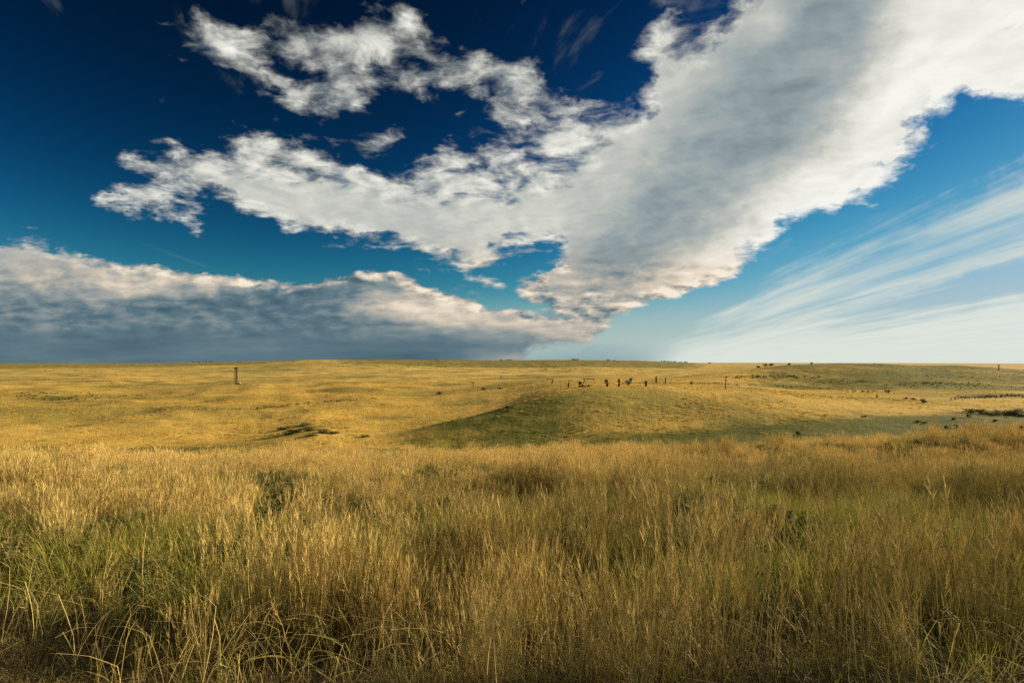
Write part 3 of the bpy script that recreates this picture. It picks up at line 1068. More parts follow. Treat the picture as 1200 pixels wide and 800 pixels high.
def build_grass():
    hollow = lambda x, y: (1.1 * np.exp(-(((x + 1.75) / 0.95) ** 4 + ((y - 4.2) / 0.95) ** 4)) + np.exp(-(((x + 3.9) / 1.1) ** 2 + ((y - 6.4) / 0.6) ** 2))
                           + 0.85 * np.exp(-(((x - 0.4) / 1.5) ** 2 + ((y - 4.6) / 0.55) ** 2)) + 0.9 * np.exp(-(((x - 2.8) / 1.5) ** 2 + ((y - 4.9) / 0.6) ** 2)) + 0.8 * np.exp(-(((x - 6.0) / 1.0) ** 2 + ((y - 8.6) / 0.6) ** 2)))
    gx, gy = fan_points(6000, 5, 48, 1.0)

    def patch(sc, seed, qa, qb):
        f = lambda x, y: clump(x, y * 0.75, sc, seed) * 0.65 + clump(x, y, sc * 3.5, seed + 1) * 0.35
        a, b = np.quantile(f(gx, gy), (qa, qb))
        return lambda x, y: sstep(f(x, y), a, b)
    dark0 = patch(2.2, 35, 0.68, 0.80)
    darkp = lambda x, y: dark0(x, y) * sstep(y, 5.5, 9)
    greenp = patch(1.7, 61, 0.58, 0.80)
    edge = lambda x, y: 3.55 + 0.5 * (clump(x, y, 0.7, 41) - 0.5)
    # golden seeding stems: the tall cover of the whole slope
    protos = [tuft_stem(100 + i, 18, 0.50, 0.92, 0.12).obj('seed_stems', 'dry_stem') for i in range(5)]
    xs, ys = [], []
    x, y = fan_points(11000, 2.6, 16, 0.85)
    x2, y2 = fan_points(42000, 14, 50, 0.9)
    x, y = np.concatenate([x, x2]), np.concatenate([y, y2])
    dn = clump(x, y, 0.8, 21) * 0.6 + clump(x, y, 3.6, 22) * 0.4
    keep = (y > edge(x, y)) & (RNG.random(len(x)) < sstep(dn, 0.47 - 0.17 * sstep(y, 5.0, 10), 0.55)) & (RNG.random(len(x)) > 0.85 * darkp(x, y)) & (RNG.random(len(x)) > 0.72 * greenp(x, y)) & (track_mask(x, y) > 0.55 + 0.35 * RNG.random(len(x))) & (RNG.random(len(x)) > 1.1 * hollow(x, y))
    x, y, dn = x[keep], y[keep], dn[keep]
    far = sstep(y, 8, 40)
    sz = (0.55 + 0.75 * dn) * RNG.uniform(0.75, 1.2, len(x)) * (1.0 + 0.15 * far) * (0.35 + 0.65 * sstep(track_mask(x, y), 0.4, 2.2)) * (0.30 + 1.35 * clump(x, y, 1.5, 51))
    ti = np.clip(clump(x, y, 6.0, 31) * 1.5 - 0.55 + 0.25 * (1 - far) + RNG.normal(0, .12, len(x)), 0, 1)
    ti = np.clip(ti + 0.50 * sstep(pxof(x, y), 600, 1050) * (1 - 0.6 * sstep(y, 14, 40)), 0, 1)  # shade over the right foreground, put into the stem tint
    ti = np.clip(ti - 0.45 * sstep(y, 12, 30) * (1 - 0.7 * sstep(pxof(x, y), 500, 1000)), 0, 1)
    nr = y < 8.5
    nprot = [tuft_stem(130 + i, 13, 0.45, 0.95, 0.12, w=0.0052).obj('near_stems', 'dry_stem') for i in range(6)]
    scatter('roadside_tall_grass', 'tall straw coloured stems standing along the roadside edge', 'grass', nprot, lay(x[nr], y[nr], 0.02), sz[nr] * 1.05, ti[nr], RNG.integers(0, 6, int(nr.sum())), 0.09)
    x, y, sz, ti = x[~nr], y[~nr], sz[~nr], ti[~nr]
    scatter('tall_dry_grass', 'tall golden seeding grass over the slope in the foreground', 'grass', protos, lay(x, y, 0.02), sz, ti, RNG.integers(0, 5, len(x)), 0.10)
    # green leaves between
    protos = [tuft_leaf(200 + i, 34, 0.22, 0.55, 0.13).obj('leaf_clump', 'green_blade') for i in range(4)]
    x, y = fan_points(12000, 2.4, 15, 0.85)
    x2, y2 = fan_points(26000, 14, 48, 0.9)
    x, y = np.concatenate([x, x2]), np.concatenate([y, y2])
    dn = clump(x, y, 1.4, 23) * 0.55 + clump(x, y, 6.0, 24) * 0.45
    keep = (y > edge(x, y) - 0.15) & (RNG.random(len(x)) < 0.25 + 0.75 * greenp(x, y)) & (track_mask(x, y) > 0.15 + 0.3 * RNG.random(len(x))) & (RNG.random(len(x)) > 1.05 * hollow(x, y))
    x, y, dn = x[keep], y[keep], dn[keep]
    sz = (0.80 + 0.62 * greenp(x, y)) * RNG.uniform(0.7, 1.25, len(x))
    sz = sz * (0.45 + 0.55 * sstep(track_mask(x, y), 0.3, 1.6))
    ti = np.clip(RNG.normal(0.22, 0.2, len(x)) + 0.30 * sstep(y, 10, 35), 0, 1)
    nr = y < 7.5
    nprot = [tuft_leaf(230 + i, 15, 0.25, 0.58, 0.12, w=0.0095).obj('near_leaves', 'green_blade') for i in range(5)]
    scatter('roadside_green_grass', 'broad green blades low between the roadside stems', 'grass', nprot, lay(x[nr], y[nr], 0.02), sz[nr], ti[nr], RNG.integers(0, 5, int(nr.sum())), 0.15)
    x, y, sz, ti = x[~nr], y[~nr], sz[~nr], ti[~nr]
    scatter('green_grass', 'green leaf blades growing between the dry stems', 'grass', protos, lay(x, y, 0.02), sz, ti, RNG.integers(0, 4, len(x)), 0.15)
    # litter
    protos = [tuft_litter(300 + i, 60).obj('litter_clump', 'litter_blade') for i in range(4)]
    x, y = fan_points(4500, 1.8, 12, 0.8)
    keep = track_mask(x, y) > 0.12
    x, y = x[keep], y[keep]
    scatter('dead_grass_litter', 'brown dead grass litter on the soil under the stems', 'litter', protos, lay(x, y, 0.01), RNG.uniform(0.7, 1.4, len(x)), RNG.random(len(x)) * 0.6, RNG.integers(0, 4, len(x)), 0.1)
    # bent dead stalks at the roadside
    protos = [tuft_bent(400 + i, 5).obj('bent_stalks', 'bent_straw') for i in range(6)]
    x, y = fan_points(900, 3.4, 9.5, 0.75)
    keep = (track_mask(x, y) > 0.35) & (RNG.random(len(x)) < 0.25 + 0.75 * sstep(-x, -1.5, 1.0))
    x, y = x[keep], y[keep]
    scatter('bent_dead_stalks', 'kinked pale dead stalks along the roadside edge', 'stalks', protos, lay(x, y, 0.01), RNG.uniform(0.6, 1.25, len(x)), RNG.random(len(x)) * 0.7, RNG.integers(0, 6, len(x)), 0.12)
    # yellow-green weeds
    protos = [tuft_forb(500 + i, 7, 0.55).obj('weed_clump', 'forb_leaf') for i in range(4)]
    x, y = fan_points(5200, 3.2, 45, 0.8)
    dn = clump(x, y, 3.0, 25)
    px = pxof(x, y)
    keep = (RNG.random(len(x)) < sstep(dn, 0.48, 0.65) * (0.25 + 0.75 * (1 - sstep(px, 150, 700)))) & (track_mask(x, y) > 0.6)
    x, y = x[keep], y[keep]
    scatter('leafy_weeds', 'yellow green leafy weeds mixed into the tall grass', 'weeds', protos, lay(x, y, 0.02), RNG.uniform(0.7, 1.3, len(x)), RNG.random(len(x)), RNG.integers(0, 4, len(x)), 0.1)
    # low dark bushy weeds between the grass
    protos = [shrub_meshes(560 + i, 0.9)[0].obj('bushy_weed', 'scrub_leaf' if i == 3 else 'bushy_leaf') for i in range(4)]
    x, y = fan_points(6500, 6, 48, 0.95)
    keep = RNG.random(len(x)) < darkp(x, y)
    x, y = x[keep], y[keep]
    scatter('bushy_dark_weeds', 'dark olive bushy weeds in patches through the golden grass', 'weeds', protos, lay(x, y, 0.02), RNG.uniform(0.55, 0.95, len(x)), RNG.random(len(x)), RNG.integers(0, 4, len(x)), 0.1)
    # tussocks on the far side of the valley
    protos = [tuft_dome(600 + i, 26, 0.46, 0.26, 0.11).obj('tussock', 'tussock_leaf') for i in range(4)]
    x, y = fan_points(80000, 52, 620, 0.55)
    dn = clump(x, y, 9.0, 26) * 0.5 + clump(x, y, 35.0, 27) * 0.5
    keep = RNG.random(len(x)) < 0.10 + 0.90 * sstep(dn, 0.47, 0.60)
    x, y, dn = x[keep], y[keep], dn[keep]
    g = np.maximum(green_at(x, y), 0.8 * brush_at(x, y))
    k2 = RNG.random(len(x)) > 0.8 * sstep(g, 0.3, 0.9)
    x, y, dn, g = x[k2], y[k2], dn[k2], g[k2]
    ti = np.clip(g * 0.9 + sstep(dn, 0.52, 0.72) * 0.45 + RNG.normal(0.02, 0.16, len(x)), 0, 1)
    sz = RNG.uniform(0.5, 1.25, len(x)) * (0.85 + y / 500.0) * (1 - 0.6 * sstep(y, 350, 620))
    scatter('tussock_grass', 'low tussocks covering the hills across the valley', 'grass', protos, lay(x, y, 0.03), sz, ti, RNG.integers(0, 4, len(x)), 0.1)


build_grass()

# ---- THINGS
class Part:
    """collects boxes, tubes and wheels into one mesh"""
    def __init__(self):
        self.bm = bmesh.new()

    def box(self, c, s, rot=(0, 0, 0), bev=0.0):
        m = Matrix.Translation(c) @ (Matrix.Rotation(rot[2], 4, 'Z') @ Matrix.Rotation(rot[1], 4, 'Y') @ Matrix.Rotation(rot[0], 4, 'X')) @ Matrix.Diagonal((*s, 1))
        r = bmesh.ops.create_cube(self.bm, size=1.0, matrix=m)
        if bev:
            es = {e for v in r['verts'] for e in v.link_edges}
            bmesh.ops.bevel(self.bm, geom=list(es), offset=bev, segments=1, affect='EDGES')
        return self

    def tube(self, p, q, r0, r1=None, seg=10):
        p, q = Vector(p), Vector(q)
        d = q - p
        m = Matrix.Translation((p + q) / 2) @ d.to_track_quat('Z', 'Y').to_matrix().to_4x4()
        bmesh.ops.create_cone(self.bm, cap_ends=True, segments=seg, radius1=r0, radius2=r0 if r1 is None else r1, depth=d.length, matrix=m)
        return self

    def ball(self, c, s, sub=2):
        bmesh.ops.create_icosphere(self.bm, subdivisions=sub, radius=1.0, matrix=Matrix.Translation(c) @ Matrix.Diagonal((*s, 1)))
        return self

    def build(self, name, mat, parent=None):
        me = bpy.data.meshes.new(name)
        self.bm.to_mesh(me)
        self.bm.free()
        me.materials.append(MATS[mat])
        o = bpy.data.objects.new(name, me)
        COL.objects.link(o)
        o.parent = parent
        return o


def thing(name, label, cat, loc, rz=0.0, group=None):
    o = bpy.data.objects.new(name, None)
    o.empty_display_size = 0.5
    COL.objects.link(o)
    o.location = loc
    o.rotation_euler.z = rz
    return tag(o, label, cat, group)


def put(px, py, d0=60.0):
    x, y, z = hit(px, py, d0)
    return Vector((x, y, z)), y / F          # place and metres per photo pixel


# --- drilling mast beside its skid
def build_mast():
    p, m = put(277, 450.0)
    H = 20 * m
    t = thing('drilling_mast', 'tall rusty steel mast on a skid, alone on the open plain', 'mast', p)
    w = 0.65
    a = Part()
    for sx in (-1, 1):
        for sy in (-1, 1):
            a.tube((sx * w, sy * w, 0.5), (sx * w * 0.75, sy * w * 0.75, H * 0.93), 0.17)
    n = 9
    for i in range(n):
        z0, z1 = 0.5 + (H * 0.93 - 0.5) * i / n, 0.5 + (H * 0.93 - 0.5) * (i + 1) / n
        k0, k1 = w * (1 - 0.25 * i / n), w * (1 - 0.25 * (i + 1) / n)
        for s in (-1, 1):
            a.tube((-k0, s * k0, z0), (k1, s * k1, z1), 0.09, seg=6)
            a.tube((s * k0, k0, z0), (s * k1, -k1, z1), 0.09, seg=6)
    a.build('column', 'black_steel', t)
    Part().box((0, 0, H * 0.96), (2.2, 1.8, H * 0.07), bev=0.1).tube((-0.6, -0.8, H * 0.96), (-0.6, 0.8, H * 0.96), 0.3).build('crown_block', 'black_steel', t)
    Part().tube((-2.5, 0, 0.2), (-1.9, 0, H * 0.94), 0.2, 0.16).tube((-1.9, 0, H * 0.9), (-0.6, 0, H * 0.9), 0.14).build('side_pole', 'rusty_steel', t)
    Part().box((1.8, 0, 0.3), (6.4, 2.0, 0.5), bev=0.05).box((0, 0, 0.55), (1.6, 1.6, 0.3)).build('skid', 'black_steel', t)
    b = Part().box((2.4, 0, 1.05), (3.0, 1.5, 0.9), bev=0.08).build('equipment_box', 'concrete', t)
    Part().box((2.4, -0.78, 1.0), (0.7, 0.06, 0.6)).build('hatch', 'rusty_steel', b)
    Part().tube((0.3, 0, H * 0.9), (0.3, 0, 1.2), 0.05, seg=6).tube((0.2, 0, H * 0.9), (2.0, 0, 1.4), 0.04, seg=6).build('cable', 'black_steel', t)


def build_t_post():
    p, m = put(554.6, 456.0)
    t = thing('post', 'weathered wooden post with a crossbar, like a letter T', 'post', p)
    h = 8.0 * m
    Part().tube((0, 0, -0.3), (0, 0, h), 0.24, 0.2).build('upright', 'dark_wood', t)
    Part().box((-0.15, 0, h), (5.2 * m, 0.35, 0.32), bev=0.04).build('crossbar', 'dark_wood', t)
    Part().tube((-1.2 * m, 0, h - 0.1), (0, 0, h - 1.4 * m), 0.07, seg=6).tube((1.2 * m, 0, h - 0.1), (0, 0, h - 1.4 * m), 0.07, seg=6).build('brace', 'dark_wood', t)


def build_overhang():
    p, m = put(646.8, 450.3)
    t = thing('beam_frame', 'dark timber frame with a beam jutting out to one side', 'frame', p)
    h = 6.2 * m
    Part().box((-2.4 * m, 0, h), (8.2 * m, 0.42, 0.36), bev=0.04).build('beam', 'dark_wood', t)
    Part().tube((0.9 * m, 0, -0.3), (0.9 * m, 0, h - 0.1), 0.2).build('leg', 'dark_wood', t)
    Part().tube((-1.4 * m, 0, -0.3), (0.5 * m, 0, h * 0.7), 0.17).build('leg', 'dark_wood', t)
    Part().tube((-0.2 * m, 0, h * 0.35), (0.9 * m, 0, h * 0.3), 0.12, seg=6).build('brace', 'dark_wood', t)


def build_post(name, label, px, py, h_px, r_px, mat, cap=True, lean=0.0, arm=False, d0=60.0, cat='post'):
    p, m = put(px, py, d0)
    t = thing(name, label, cat, p)
    h = h_px * m
    r = r_px * m * 0.62
    Part().tube((0, 0, -0.3), (lean * h, 0, h), r * 1.08, r * 0.9).build('shaft', mat, t)
    if cap:
        Part().box((lean * h, 0, h + 0.02 * h), (r * 2.5, r * 2.5, 0.06 * h), bev=0.02).build('cap', 'black_steel', t)
    if arm:
        Part().box((lean * h, 0, h * 0.9), (h * 0.28, r * 1.6, r * 1.4)).build('crossarm', 'dark_wood', t)
        for s in (-1, 1):
            Part().tube((lean * h + s * h * 0.12, 0, h * 0.91), (lean * h + s * h * 0.12, 0, h * 0.96), r * 0.5, r * 0.3, 8).build('insulator', 'concrete', t)
    return t


def build_pump():
    p, m = put(685, 453.2)
    u = m        # work in photo pixels
    t = thing('pump_jack', 'old pump unit with dark engine box and long tilted beam', 'pump', p)
    Part().box((0.2 * u, 0, 0.7 * u), (14.5 * u, 3 * u, 1.0 * u), bev=0.05).box((-3.5 * u, 0, 1.4 * u), (7 * u, 2.6 * u, 0.5 * u)).build('skid', 'black_steel', t)
    e = Part().box((-5.2 * u, 0, 4.6 * u), (3.4 * u, 3 * u, 3.2 * u), bev=0.15 * u).build('engine_box', 'black_steel', t)
    Part().tube((-5.8 * u, 0, 6 * u), (-5.8 * u, 0, 7.2 * u), 0.25 * u).build('exhaust', 'rusty_steel', e)
    Part().tube((-6.5 * u, -1.0 * u, 1.2 * u), (-6 * u, -1.0 * u, 3.2 * u), 0.3 * u).build('engine_mount', 'rusty_steel', t)
    Part().tube((-4 * u, 1.0 * u, 1.2 * u), (-4.2 * u, 1.0 * u, 3.2 * u), 0.3 * u).build('engine_mount', 'rusty_steel', t)
    for s in (-1, 1):
        Part().tube((-2.6 * u, s * 1.1 * u, 1.2 * u), (0.2 * u, s * 0.25 * u, 9.0 * u), 0.34 * u, 0.28 * u).build('leg', 'rusty_steel', t)
    Part().tube((2.4 * u, 0, 1.2 * u), (0.4 * u, 0, 8.6 * u), 0.25 * u).build('brace', 'rusty_steel', t)
    b = Part().box((4.0 * u, 0, 9.3 * u), (13.0 * u, 0.7 * u, 0.75 * u), rot=(0, 0.03, 0), bev=0.05).build('walking_beam', 'rusty_steel', t)
    Part().box((11.0 * u, 0, 8.8 * u), (1.1 * u, 0.9 * u, 1.8 * u), rot=(0, 0.15, 0), bev=0.2 * u).build('horse_head', 'rusty_steel', b)
    Part().tube((5.0 * u, -0.9 * u, 1.6 * u), (5.0 * u, 0.9 * u, 1.6 * u), 1.0 * u, seg=14).build('flywheel', 'black_steel', t)


def build_tank():
    p, m = put(736.5, 451.0)
    u = m
    t = thing('tank_trailer', 'low grey tank on wheels with a green hopper on top', 'trailer', p)
    Part().ball((0, 0, 4.0 * u), (4.6 * u, 2.0 * u, 1.7 * u), 3).build('tank', 'grey_paint', t)
    h = Part().tube((2.6 * u, 0, 4.6 * u), (2.9 * u, 0, 8.2 * u), 1.4 * u, 2.0 * u, 12).build('hopper', 'green_paint', t)
    Part().tube((4.2 * u, 0, 7.0 * u), (5.8 * u, 0, 8.8 * u), 0.4 * u).build('spout', 'grey_paint', h)
    Part().box((0, 0, 2.0 * u), (9 * u, 1.6 * u, 0.5 * u)).tube((-4 * u, 0, 2.0 * u), (-9 * u, 0, 1.6 * u), 0.3 * u).build('chassis', 'black_steel', t)
    for s in (-1, 1):
        w = Part().tube((-0.3 * u, s * 1.5 * u, 1.1 * u), (-0.3 * u, s * 2.1 * u, 1.1 * u), 1.2 * u, seg=16).build('wheel', 'rubber', t)
        Part().tube((-0.3 * u, s * 2.08 * u, 1.1 * u), (-0.3 * u, s * 2.16 * u, 1.1 * u), 0.55 * u, seg=12).build('hub', 'grey_paint', w)


build_mast()
build_t_post()
build_overhang()
build_pump()
build_tank()
build_post('post', 'short stubby post with a dark square top beside the pump unit', 666.2, 454.0, 5.6, 1.5, 'dark_wood')
build_post('post', 'thick black stump of a post beyond the tank trailer', 757.0, 452.3, 5.8, 2.1, 'black_steel')
build_post('post', 'tall upright dark post past the black stump', 769.0, 449.0, 7.4, 1.5, 'black_steel')
build_post('post', 'reddish brown upright post, palest of the row', 780.0, 449.8, 7.6, 1.4, 'pale_wood', cap=False)
build_post('utility_pole', 'slim leaning dark pole with crossarm on the gold ridge', 850.0, 456.0, 16.0, 0.8, 'dark_wood', cap=False, lean=0.06, arm=True, cat='pole')
build_post('utility_pole', 'single pole standing on the skyline of the brown hill', 1170.5, 433.8, 6.5, 0.8, 'dark_wood', cap=False, arm=True, cat='pole')
build_post('post', 'tiny far T shaped post out on the pale plain', 587.2, 443.6, 3.6, 0.9, 'dark_wood', cap=False, arm=True)
build_post('post', 'thin dark post at the foot of the brown hill', 1027.6, 466.5, 4.4, 1.2, 'dark_wood', cap=False)


# --- shrubs
SHRUB = []
for i in range(5):
    T, S = shrub_meshes(900 + i, 0.9)
    SHRUB.append((T.obj('foliage', 'brush_leaf').data, S.obj('stem', 'bark').data))
SCRUB = []
for i in range(3):
    T, S = shrub_meshes(930 + i, 0.8)
    SCRUB.append((T.obj('foliage', 'scrub_leaf').data, S.obj('stem', 'bark').data))
TREE = []
for i in range(2):
    T, S = shrub_meshes(950 + i, 1.0)
    TREE.append((T.obj('foliage', 'juniper_leaf').data, S.obj('stem', 'bark').data))


def shrub(px, py, w, h, label, group=None, name='shrub', cat='shrub', src=SHRUB, d0=60.0):
    p, m = put(px, py, d0)
    t = thing(name, label, cat, p, random.uniform(0, 6.28), group)
    fm, sm = random.choice(src)
    W, H = w * m / 0.95, h * m / 0.95
    t.scale = (W, W, H)
    for nm, me in (('crown' if name.endswith('tree') else 'foliage', fm), ('trunk' if name.endswith('tree') else 'stem', sm)):
        c = bpy.data.objects.new(nm, me)
        COL.objects.link(c)
        c.parent = t
    return t


shrub(711.3, 453.0, 7.5, 10.5, 'dark bushy little tree forked at the foot, between pump and tank', name='juniper_tree', cat='tree', src=TREE)
shrub(725.3, 453.0, 5.5, 11.5, 'narrow dark twisted little tree just left of the tank trailer'.replace('just left of', 'beside'), name='juniper_tree', cat='tree', src=TREE)
shrub(515, 462.5, 8, 5, 'lone dark round bush on the pale slope below the T post')
shrub(567, 457, 8, 4, 'small dark bush in the grass beside the T post')
shrub(586, 456.3, 7, 3.4, 'low brownish bush on the gold ridge above the round bush')
shrub(810, 450.5, 5, 5, 'dark bush where the brown hill meets the gold ridge')
shrub(594, 478, 9, 3.5, 'flat dark bush on the shaded nose of the valley hill')
for px, py, w, h in ((1082, 472, 9, 6), (1070, 469, 8, 4), (1062, 467.5, 7, 3), (1040, 459, 8, 3)):
    shrub(px, py, w, h, 'dark green bush on the grass below the brown hill', 'bushes below the brown hill')
for px, py, w, h in ((1091, 505, 10, 5), (1101, 504, 13, 6), (1110, 503, 12, 6), (1121, 501, 11, 5)):
    shrub(px, py, w, h, 'dark bush in the tight row of four on the green valley floor', 'row of four bushes on the valley floor')
for px, py, w, h in ((1075, 495, 9, 3.5), (1083, 496, 8, 3)):
    shrub(px, py, w, h, 'low bush of the pair just upslope of the row of four', 'pair of bushes on the valley floor')
shrub(1166, 494, 8, 4, 'small dark bush on green grass under the crowded bank')
shrub(1135, 489, 6, 6, 'upright bush, as tall as wide, on the valley side')
shrub(1118, 492, 7, 4, 'small bush between the upright bush and the row of four')
shrub(935, 509, 10, 5, 'lone wide dark bush where green floor meets the golden slope')
shrub(1013, 489, 7, 3, 'flat lone bush on the gold flank of the valley hill')
for px, py, w, h in ((1150, 485, 22, 8), (1162, 487, 24, 8), (1175, 486, 26, 9), (1190, 486, 26, 10), (1200, 488, 22, 9), (1138, 483, 20, 6)):
    shrub(px, py, w, h, 'brown green bush crowding the bank above the valley', 'bushes on the valley bank', src=SCRUB)
for px, py, w, h in ((897, 429.5, 6, 5), (904, 428.8, 8, 4), (889, 430.8, 7, 3), (925, 427.5, 6, 3), (951, 427, 4, 3.5)):
    shrub(px, py, w, h, 'dark bush on the crest of the brown hill', 'bushes on the hill crest')
for px, py, w, h in ((335, 503, 20, 6), (348, 506, 22, 7), (362, 505, 24, 7), (376, 507, 22, 6), (388, 508, 20, 5), (356, 499, 18, 6), (340, 509, 20, 5), (428, 512, 14, 4), (366, 511, 20, 5)):
    shrub(px, py, w, h, 'olive scrub bush on the small mound in the valley', 'scrub on the small mound', src=SCRUB)


# --- far brush and groves: masses too fine to count
def build_brush():
    r = random.Random(5)
    pts, sz = [], []

    def line(poly, n, jx, jy, s0, s1):
        for _ in range(n):
            k = r.randrange(len(poly) - 1)
            t = r.random()
            px = poly[k][0] * (1 - t) + poly[k + 1][0] * t + r.gauss(0, jx)
            py = poly[k][1] * (1 - t) + poly[k + 1][1] * t + r.gauss(0, jy)
            x, y, z = hit(px, py, 60)
            pts.append((x, y, z))
            sz.append(r.uniform(s0, s1) * y / F)
    line([(230, 479), (300, 479), (345, 474), (400, 469.5), (440, 467)], 90, 3, 0.5, 1.2, 3.0)
    line([(240, 471), (272, 469)], 16, 2, 0.4, 1.0, 2.2)
    line([(0, 462), (60, 467), (120, 467)], 50, 8, 2.2, 1.2, 3.2)
    line([(40, 461), (110, 462)], 26, 6, 1.0, 1.2, 2.6)
    line([(120, 465), (180, 463)], 26, 4, 1.0, 1.2, 2.4)
    line([(230, 450), (277, 450.5), (330, 452)], 36, 3, 0.25, 0.8, 1.6)
    line([(95, 490), (200, 487)], 14, 4, 0.6, 1.2, 2.2)
    line([(840, 450), (900, 452), (960, 455), (1010, 459)], 80, 4, 0.5, 1.0, 2.4)
    line([(860, 441.5), (905, 441), (960, 442)], 90, 5, 1.0, 1.2, 2.8)
    line([(1040, 450), (1100, 452), (1160, 449)], 80, 8, 2.2, 1.2, 3.0)
    line([(960, 448), (1020, 447)], 40, 6, 1.5, 1.2, 2.8)
    line([(1000, 459), (1050, 460)], 30, 4, 0.7, 1.2, 2.6)
    line([(1115, 467), (1160, 465), (1200, 464)], 90, 3, 0.9, 1.4, 3.4)
    line([(640, 446), (760, 449), (800, 449), (840, 449)], 60, 3, 0.4, 0.8, 1.8)
    line([(560, 442), (500, 444), (470, 443)], 30, 4, 0.4, 0.8, 1.6)
    line([(620, 431), (670, 432), (760, 434)], 70, 12, 1.6, 0.8, 1.8)
    line([(380, 432), (460, 428), (520, 430)], 60, 15, 1.6, 0.8, 1.8)
    line([(450, 523), (600, 520), (700, 518)], 60, 30, 3.5, 1.0, 2.6)
    line([(0, 540), (150, 535), (330, 525), (430, 518)], 60, 30, 6.0, 1.0, 2.8)
    line([(950, 434), (1100, 440), (1200, 444)], 90, 40, 4.0, 0.8, 2.0)
    line([(0, 440), (200, 445)], 50, 40, 6, 0.8, 1.8)
    protos = []
    for i in range(4):
        T, S = shrub_meshes(970 + i, 0.55)
        protos.append(T.obj('brush_clump', 'brush_leaf'))
    scatter('low_brush', 'thin lines and patches of low dark brush on the hills', 'brush', protos, np.array(pts), np.array(sz), RNG.random(len(pts)), RNG.integers(0, 4, len(pts)), 0.05)
    # groves on the skyline
    pts, sz = [], []
    for c, w, n in ((674, 9, 22), (593, 14, 16), (511, 3, 5), (833, 4, 6), (790, 30, 22), (240, 30, 16), (715, 12, 8)):
        for _ in range(n):
            px = c + r.uniform(-w, w) * 0.5
            d = np.exp(np.linspace(math.log(1500), math.log(9000), 400))
            x = (px - 600) / F * d
            g = (ground(x, d) - EYE) / d
            k = int(np.argmax(g))
            pts.append((x[k], d[k], float(ground(x[k], d[k])) - 0.5))
            sz.append(r.uniform(1.2, 2.4) * d[k] / F)
    scatter('distant_groves', 'tiny dark groves of trees along the flat skyline', 'trees', protos, np.array(pts), np.array(sz), RNG.random(len(pts)), RNG.integers(0, 4, len(pts)), 0.02)


build_brush()


# --- bare track edge at the roadside
def build_track():
    m, N = material('dirt_track')
    P = N.n('ShaderNodeNewGeometry').outputs['Position']
    a = N.noise(P, 2.2, 6.0, 0.65)[0]
    b = N.noise(P, 26.0, 4.0, 0.7)[0]
    c = N.mix(N.ss(a, 0.35, 0.65), (0.27, 0.20, 0.13), (0.44, 0.35, 0.24))
    c = N.mix(N.ss(b, 0.50, 0.68, 0.0, 0.7), c, (0.09, 0.065, 0.042))
    principled(N, c, 0.95, bump=bumpn(N, N.m('ADD', a, b), 0.7, 0.03), spec=0.1)
    nx, ny = 90, 40
    verts, faces = [], []
    for i in range(nx + 1):
        for j in range(ny + 1):
            # along the edge and away from it
            s_ = -9 + 24 * i / nx
            w = 0.10 - 6.0 * (j / ny) ** 1.4
            w += 0.25 * (float(vnoise(np.array(s_ * 1.7), np.array(0.3), 3)) - 0.5) * (1 - j / ny)
            x = -2.6 + s_ * 0.82 + w * 0.57
            y = 3.3 - s_ * 0.57 + w * 0.82
            verts.append([x, y, 0])
    V = np.array(verts)
    V[:, 2] = ground(V[:, 0], V[:, 1]) + 0.02 + 0.035 * (fbm(V[:, 0], V[:, 1], 0.3, 3, 44) - 0.5)
    for i in range(nx):
        for j in range(ny):
            k = i * (ny + 1) + j
            faces.append((k, k + 1, k + ny + 2, k + ny + 1))
    o = mesh_obj('dirt_track', V, [f[::-1] for f in faces], 'dirt_track', smooth=True)
    tag(o, 'bare brown dirt track edge beside the grass', kind='structure')
    n = 1100
    s_ = RNG.uniform(-4, 2.5, n)
    w = 0.35 - RNG.random(n) ** 1.5 * 2.2
    x = -2.6 + s_ * 0.82 + w * 0.57
    y = 3.3 - s_ * 0.57 + w * 0.82
    protos = [tuft_litter(700 + i, 14).obj('straw_litter', 'bent_straw') for i in range(4)]
    pts = lay(x, y, -0.022)
    scatter('loose_straw', 'loose dry straw strewn on the dirt track edge', 'straw', protos, pts, RNG.uniform(0.25, 0.6, n), RNG.random(n) * 0.4, RNG.integers(0, 4, n), 0.05)


build_track()


# --- single plants that stand out in the foreground
def near(px, py):
    return Vector(hit(px, py, 2.0)), 0


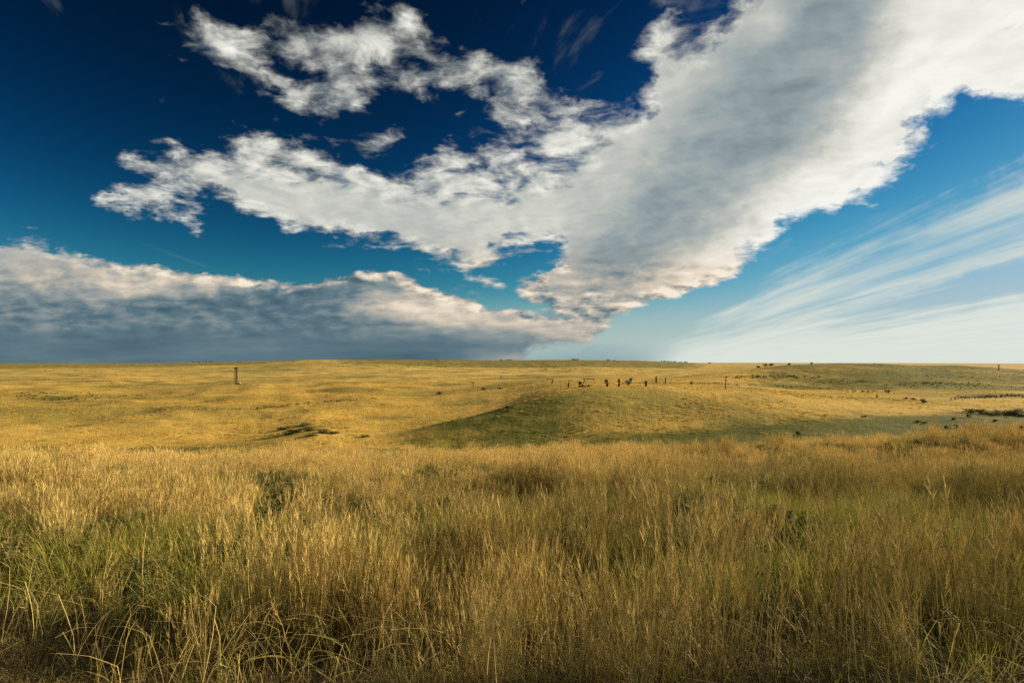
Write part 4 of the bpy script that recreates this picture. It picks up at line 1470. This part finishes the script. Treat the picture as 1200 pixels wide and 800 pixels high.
def build_near():
    p, _ = near(1040, 815)
    t = thing('weed', 'bright green sprawling weed with small leaves at the roadside edge', 'weed', p)
    r = random.Random(3)
    W = Tuft()
    L = Tuft()
    for k in range(16):
        d = rdir(r)
        h = r.uniform(0.15, 0.42)
        pts = curve_pts(r, d * 0.03, h, d, r.uniform(0.15, 0.75) * h + (0.3 if k % 4 == 0 else 0), 6, 0.012)
        W.ribbon(pts, 0.008, 0.004, rdir(r), r.random())
        for i in range(1, 7):
            for _ in range(4):
                q = pts[i - 1].lerp(pts[i], r.random())
                dd = (rdir(r) + Vector((0, 0, r.uniform(0.0, 0.9)))).normalized() * r.uniform(0.02, 0.06)
                L.ribbon([q, q + dd * 0.5, q + dd], 0.010, 0.002, dd.cross(Vector((0, 0, 1))).normalized(), r.random())
    W.obj('stem', 'weed_leaf', True, t)
    L.obj('leaves', 'weed_leaf', True, t)
    # yellow flowering bush
    for px, py, n, lab in ((292, 590, 220, 'small bush of bright yellow flowers in the golden grass'), (130, 612, 70, 'thin sprinkle of yellow flowers on a leafy green bush')):
        p, _ = near(px, py + 8)
        t = thing('flower_bush', lab, 'flowers', p)
        tuft_forb(int(px), 18, 0.62).obj('leaves', 'forb_leaf', True, t)
        Fl = Tuft()
        for k in range(n):
            d = Vector((r.gauss(0, 1), r.gauss(0, 1), abs(r.gauss(0, 1)))).normalized()
            q = Vector((d.x * 0.24, d.y * 0.24, 0.38 + d.z * 0.28)) * r.uniform(0.85, 1.05)
            a = Vector((r.gauss(0, 1), r.gauss(0, 1), r.gauss(0, 1))).normalized() * 0.022
            b = a.cross(d).normalized() * 0.02
            Fl.ribbon([q - a, q, q + a], 0.03, 0.03, b.normalized(), r.random())
        tag(Fl.obj('flowers', 'yellow_flower', True, t), kind='stuff')
    # flattened pale stalks
    p, _ = near(1085, 606)
    t = thing('fallen_stalks', 'pale bleached stalks lying flattened across the olive grass', 'stalks', p)
    for k in range(9):
        S = Tuft()
        a = math.radians(r.uniform(-5, 35))
        d = Vector((math.cos(a), math.sin(a), 0))
        b = Vector((r.gauss(0, .3), r.gauss(0, .3), r.uniform(0.40, 0.55)))
        Ln = r.uniform(0.4, 0.9)
        for sd in (Vector((0, 0, 1)), Vector((0, 1, 0))):
            S.ribbon([b - d * Ln / 2, b + Vector((0, 0, 0.03)), b + d * Ln / 2 + Vector((0, 0, r.uniform(-.06, .12)))], 0.012, 0.006, sd, 0.9)
        S.obj('stalk', 'bent_straw', True, t)
    # tall leaning stalks by the dark hollow
    for px, py, dx, h, lab in ((262, 800, 0.42, 0.78, 'long forked straw stalk leaning out over the dark hollow'),
                               (345, 806, -0.20, 0.72, 'upright yellow green stalk rising from the dark hollow'),
                               (700, 806, -0.16, 0.74, 'greenish stalk curving over at its tip among straight stems'),
                               (805, 806, 0.10, 0.80, 'tall straw stem with a feathery seed head at the roadside'),
                               (545, 770, -0.34, 0.50, 'pale arched straw bent right over in a hoop')):
        p, _ = near(px, py)
        t = thing('stalk', lab, 'stalk', p)
        d = Vector((1 if dx > 0 else -1, 0.2, 0)).normalized()
        pts = []
        for i in range(9):
            q = i / 8
            pts.append(Vector((0, 0, 0)) + d * abs(dx) * q ** 1.7 + Vector((r.gauss(0, .006), r.gauss(0, .006), h * (q - (0.22 if abs(dx) > 0.3 else 0.08) * q ** 3))))
        S = Tuft()
        for sd in (Vector((1, 0, 0)), Vector((0, 1, 0))):
            S.ribbon(pts, 0.011, 0.005, sd, 0.4)
        S.obj('shaft', 'bent_straw', True, t)
        for i in (3, 4, 6):
            Lf = Tuft()
            q = pts[i]
            dd = (rdir(r) + Vector((0, 0, 0.6))).normalized() * r.uniform(0.12, 0.28)
            Lf.ribbon([q, q + dd * 0.6, q + dd + Vector((0, 0, -0.04))], 0.010, 0.002, rdir(r), 0.3)
            Lf.obj('leaf', 'bent_straw', True, t)
        Hd = Tuft()
        ax = (pts[-1] - pts[-2]).normalized()
        for k in range(26):
            q = pts[-1] + ax * r.uniform(-0.10, 0.06)
            dd = rdir(r) * 0.025 + ax * 0.03
            sd = rdir(r) * 0.004
            Hd.tri(q - sd, q + sd, q + dd, r.random())
        Hd.obj('seed_head', 'dry_stem', True, t)


build_near()
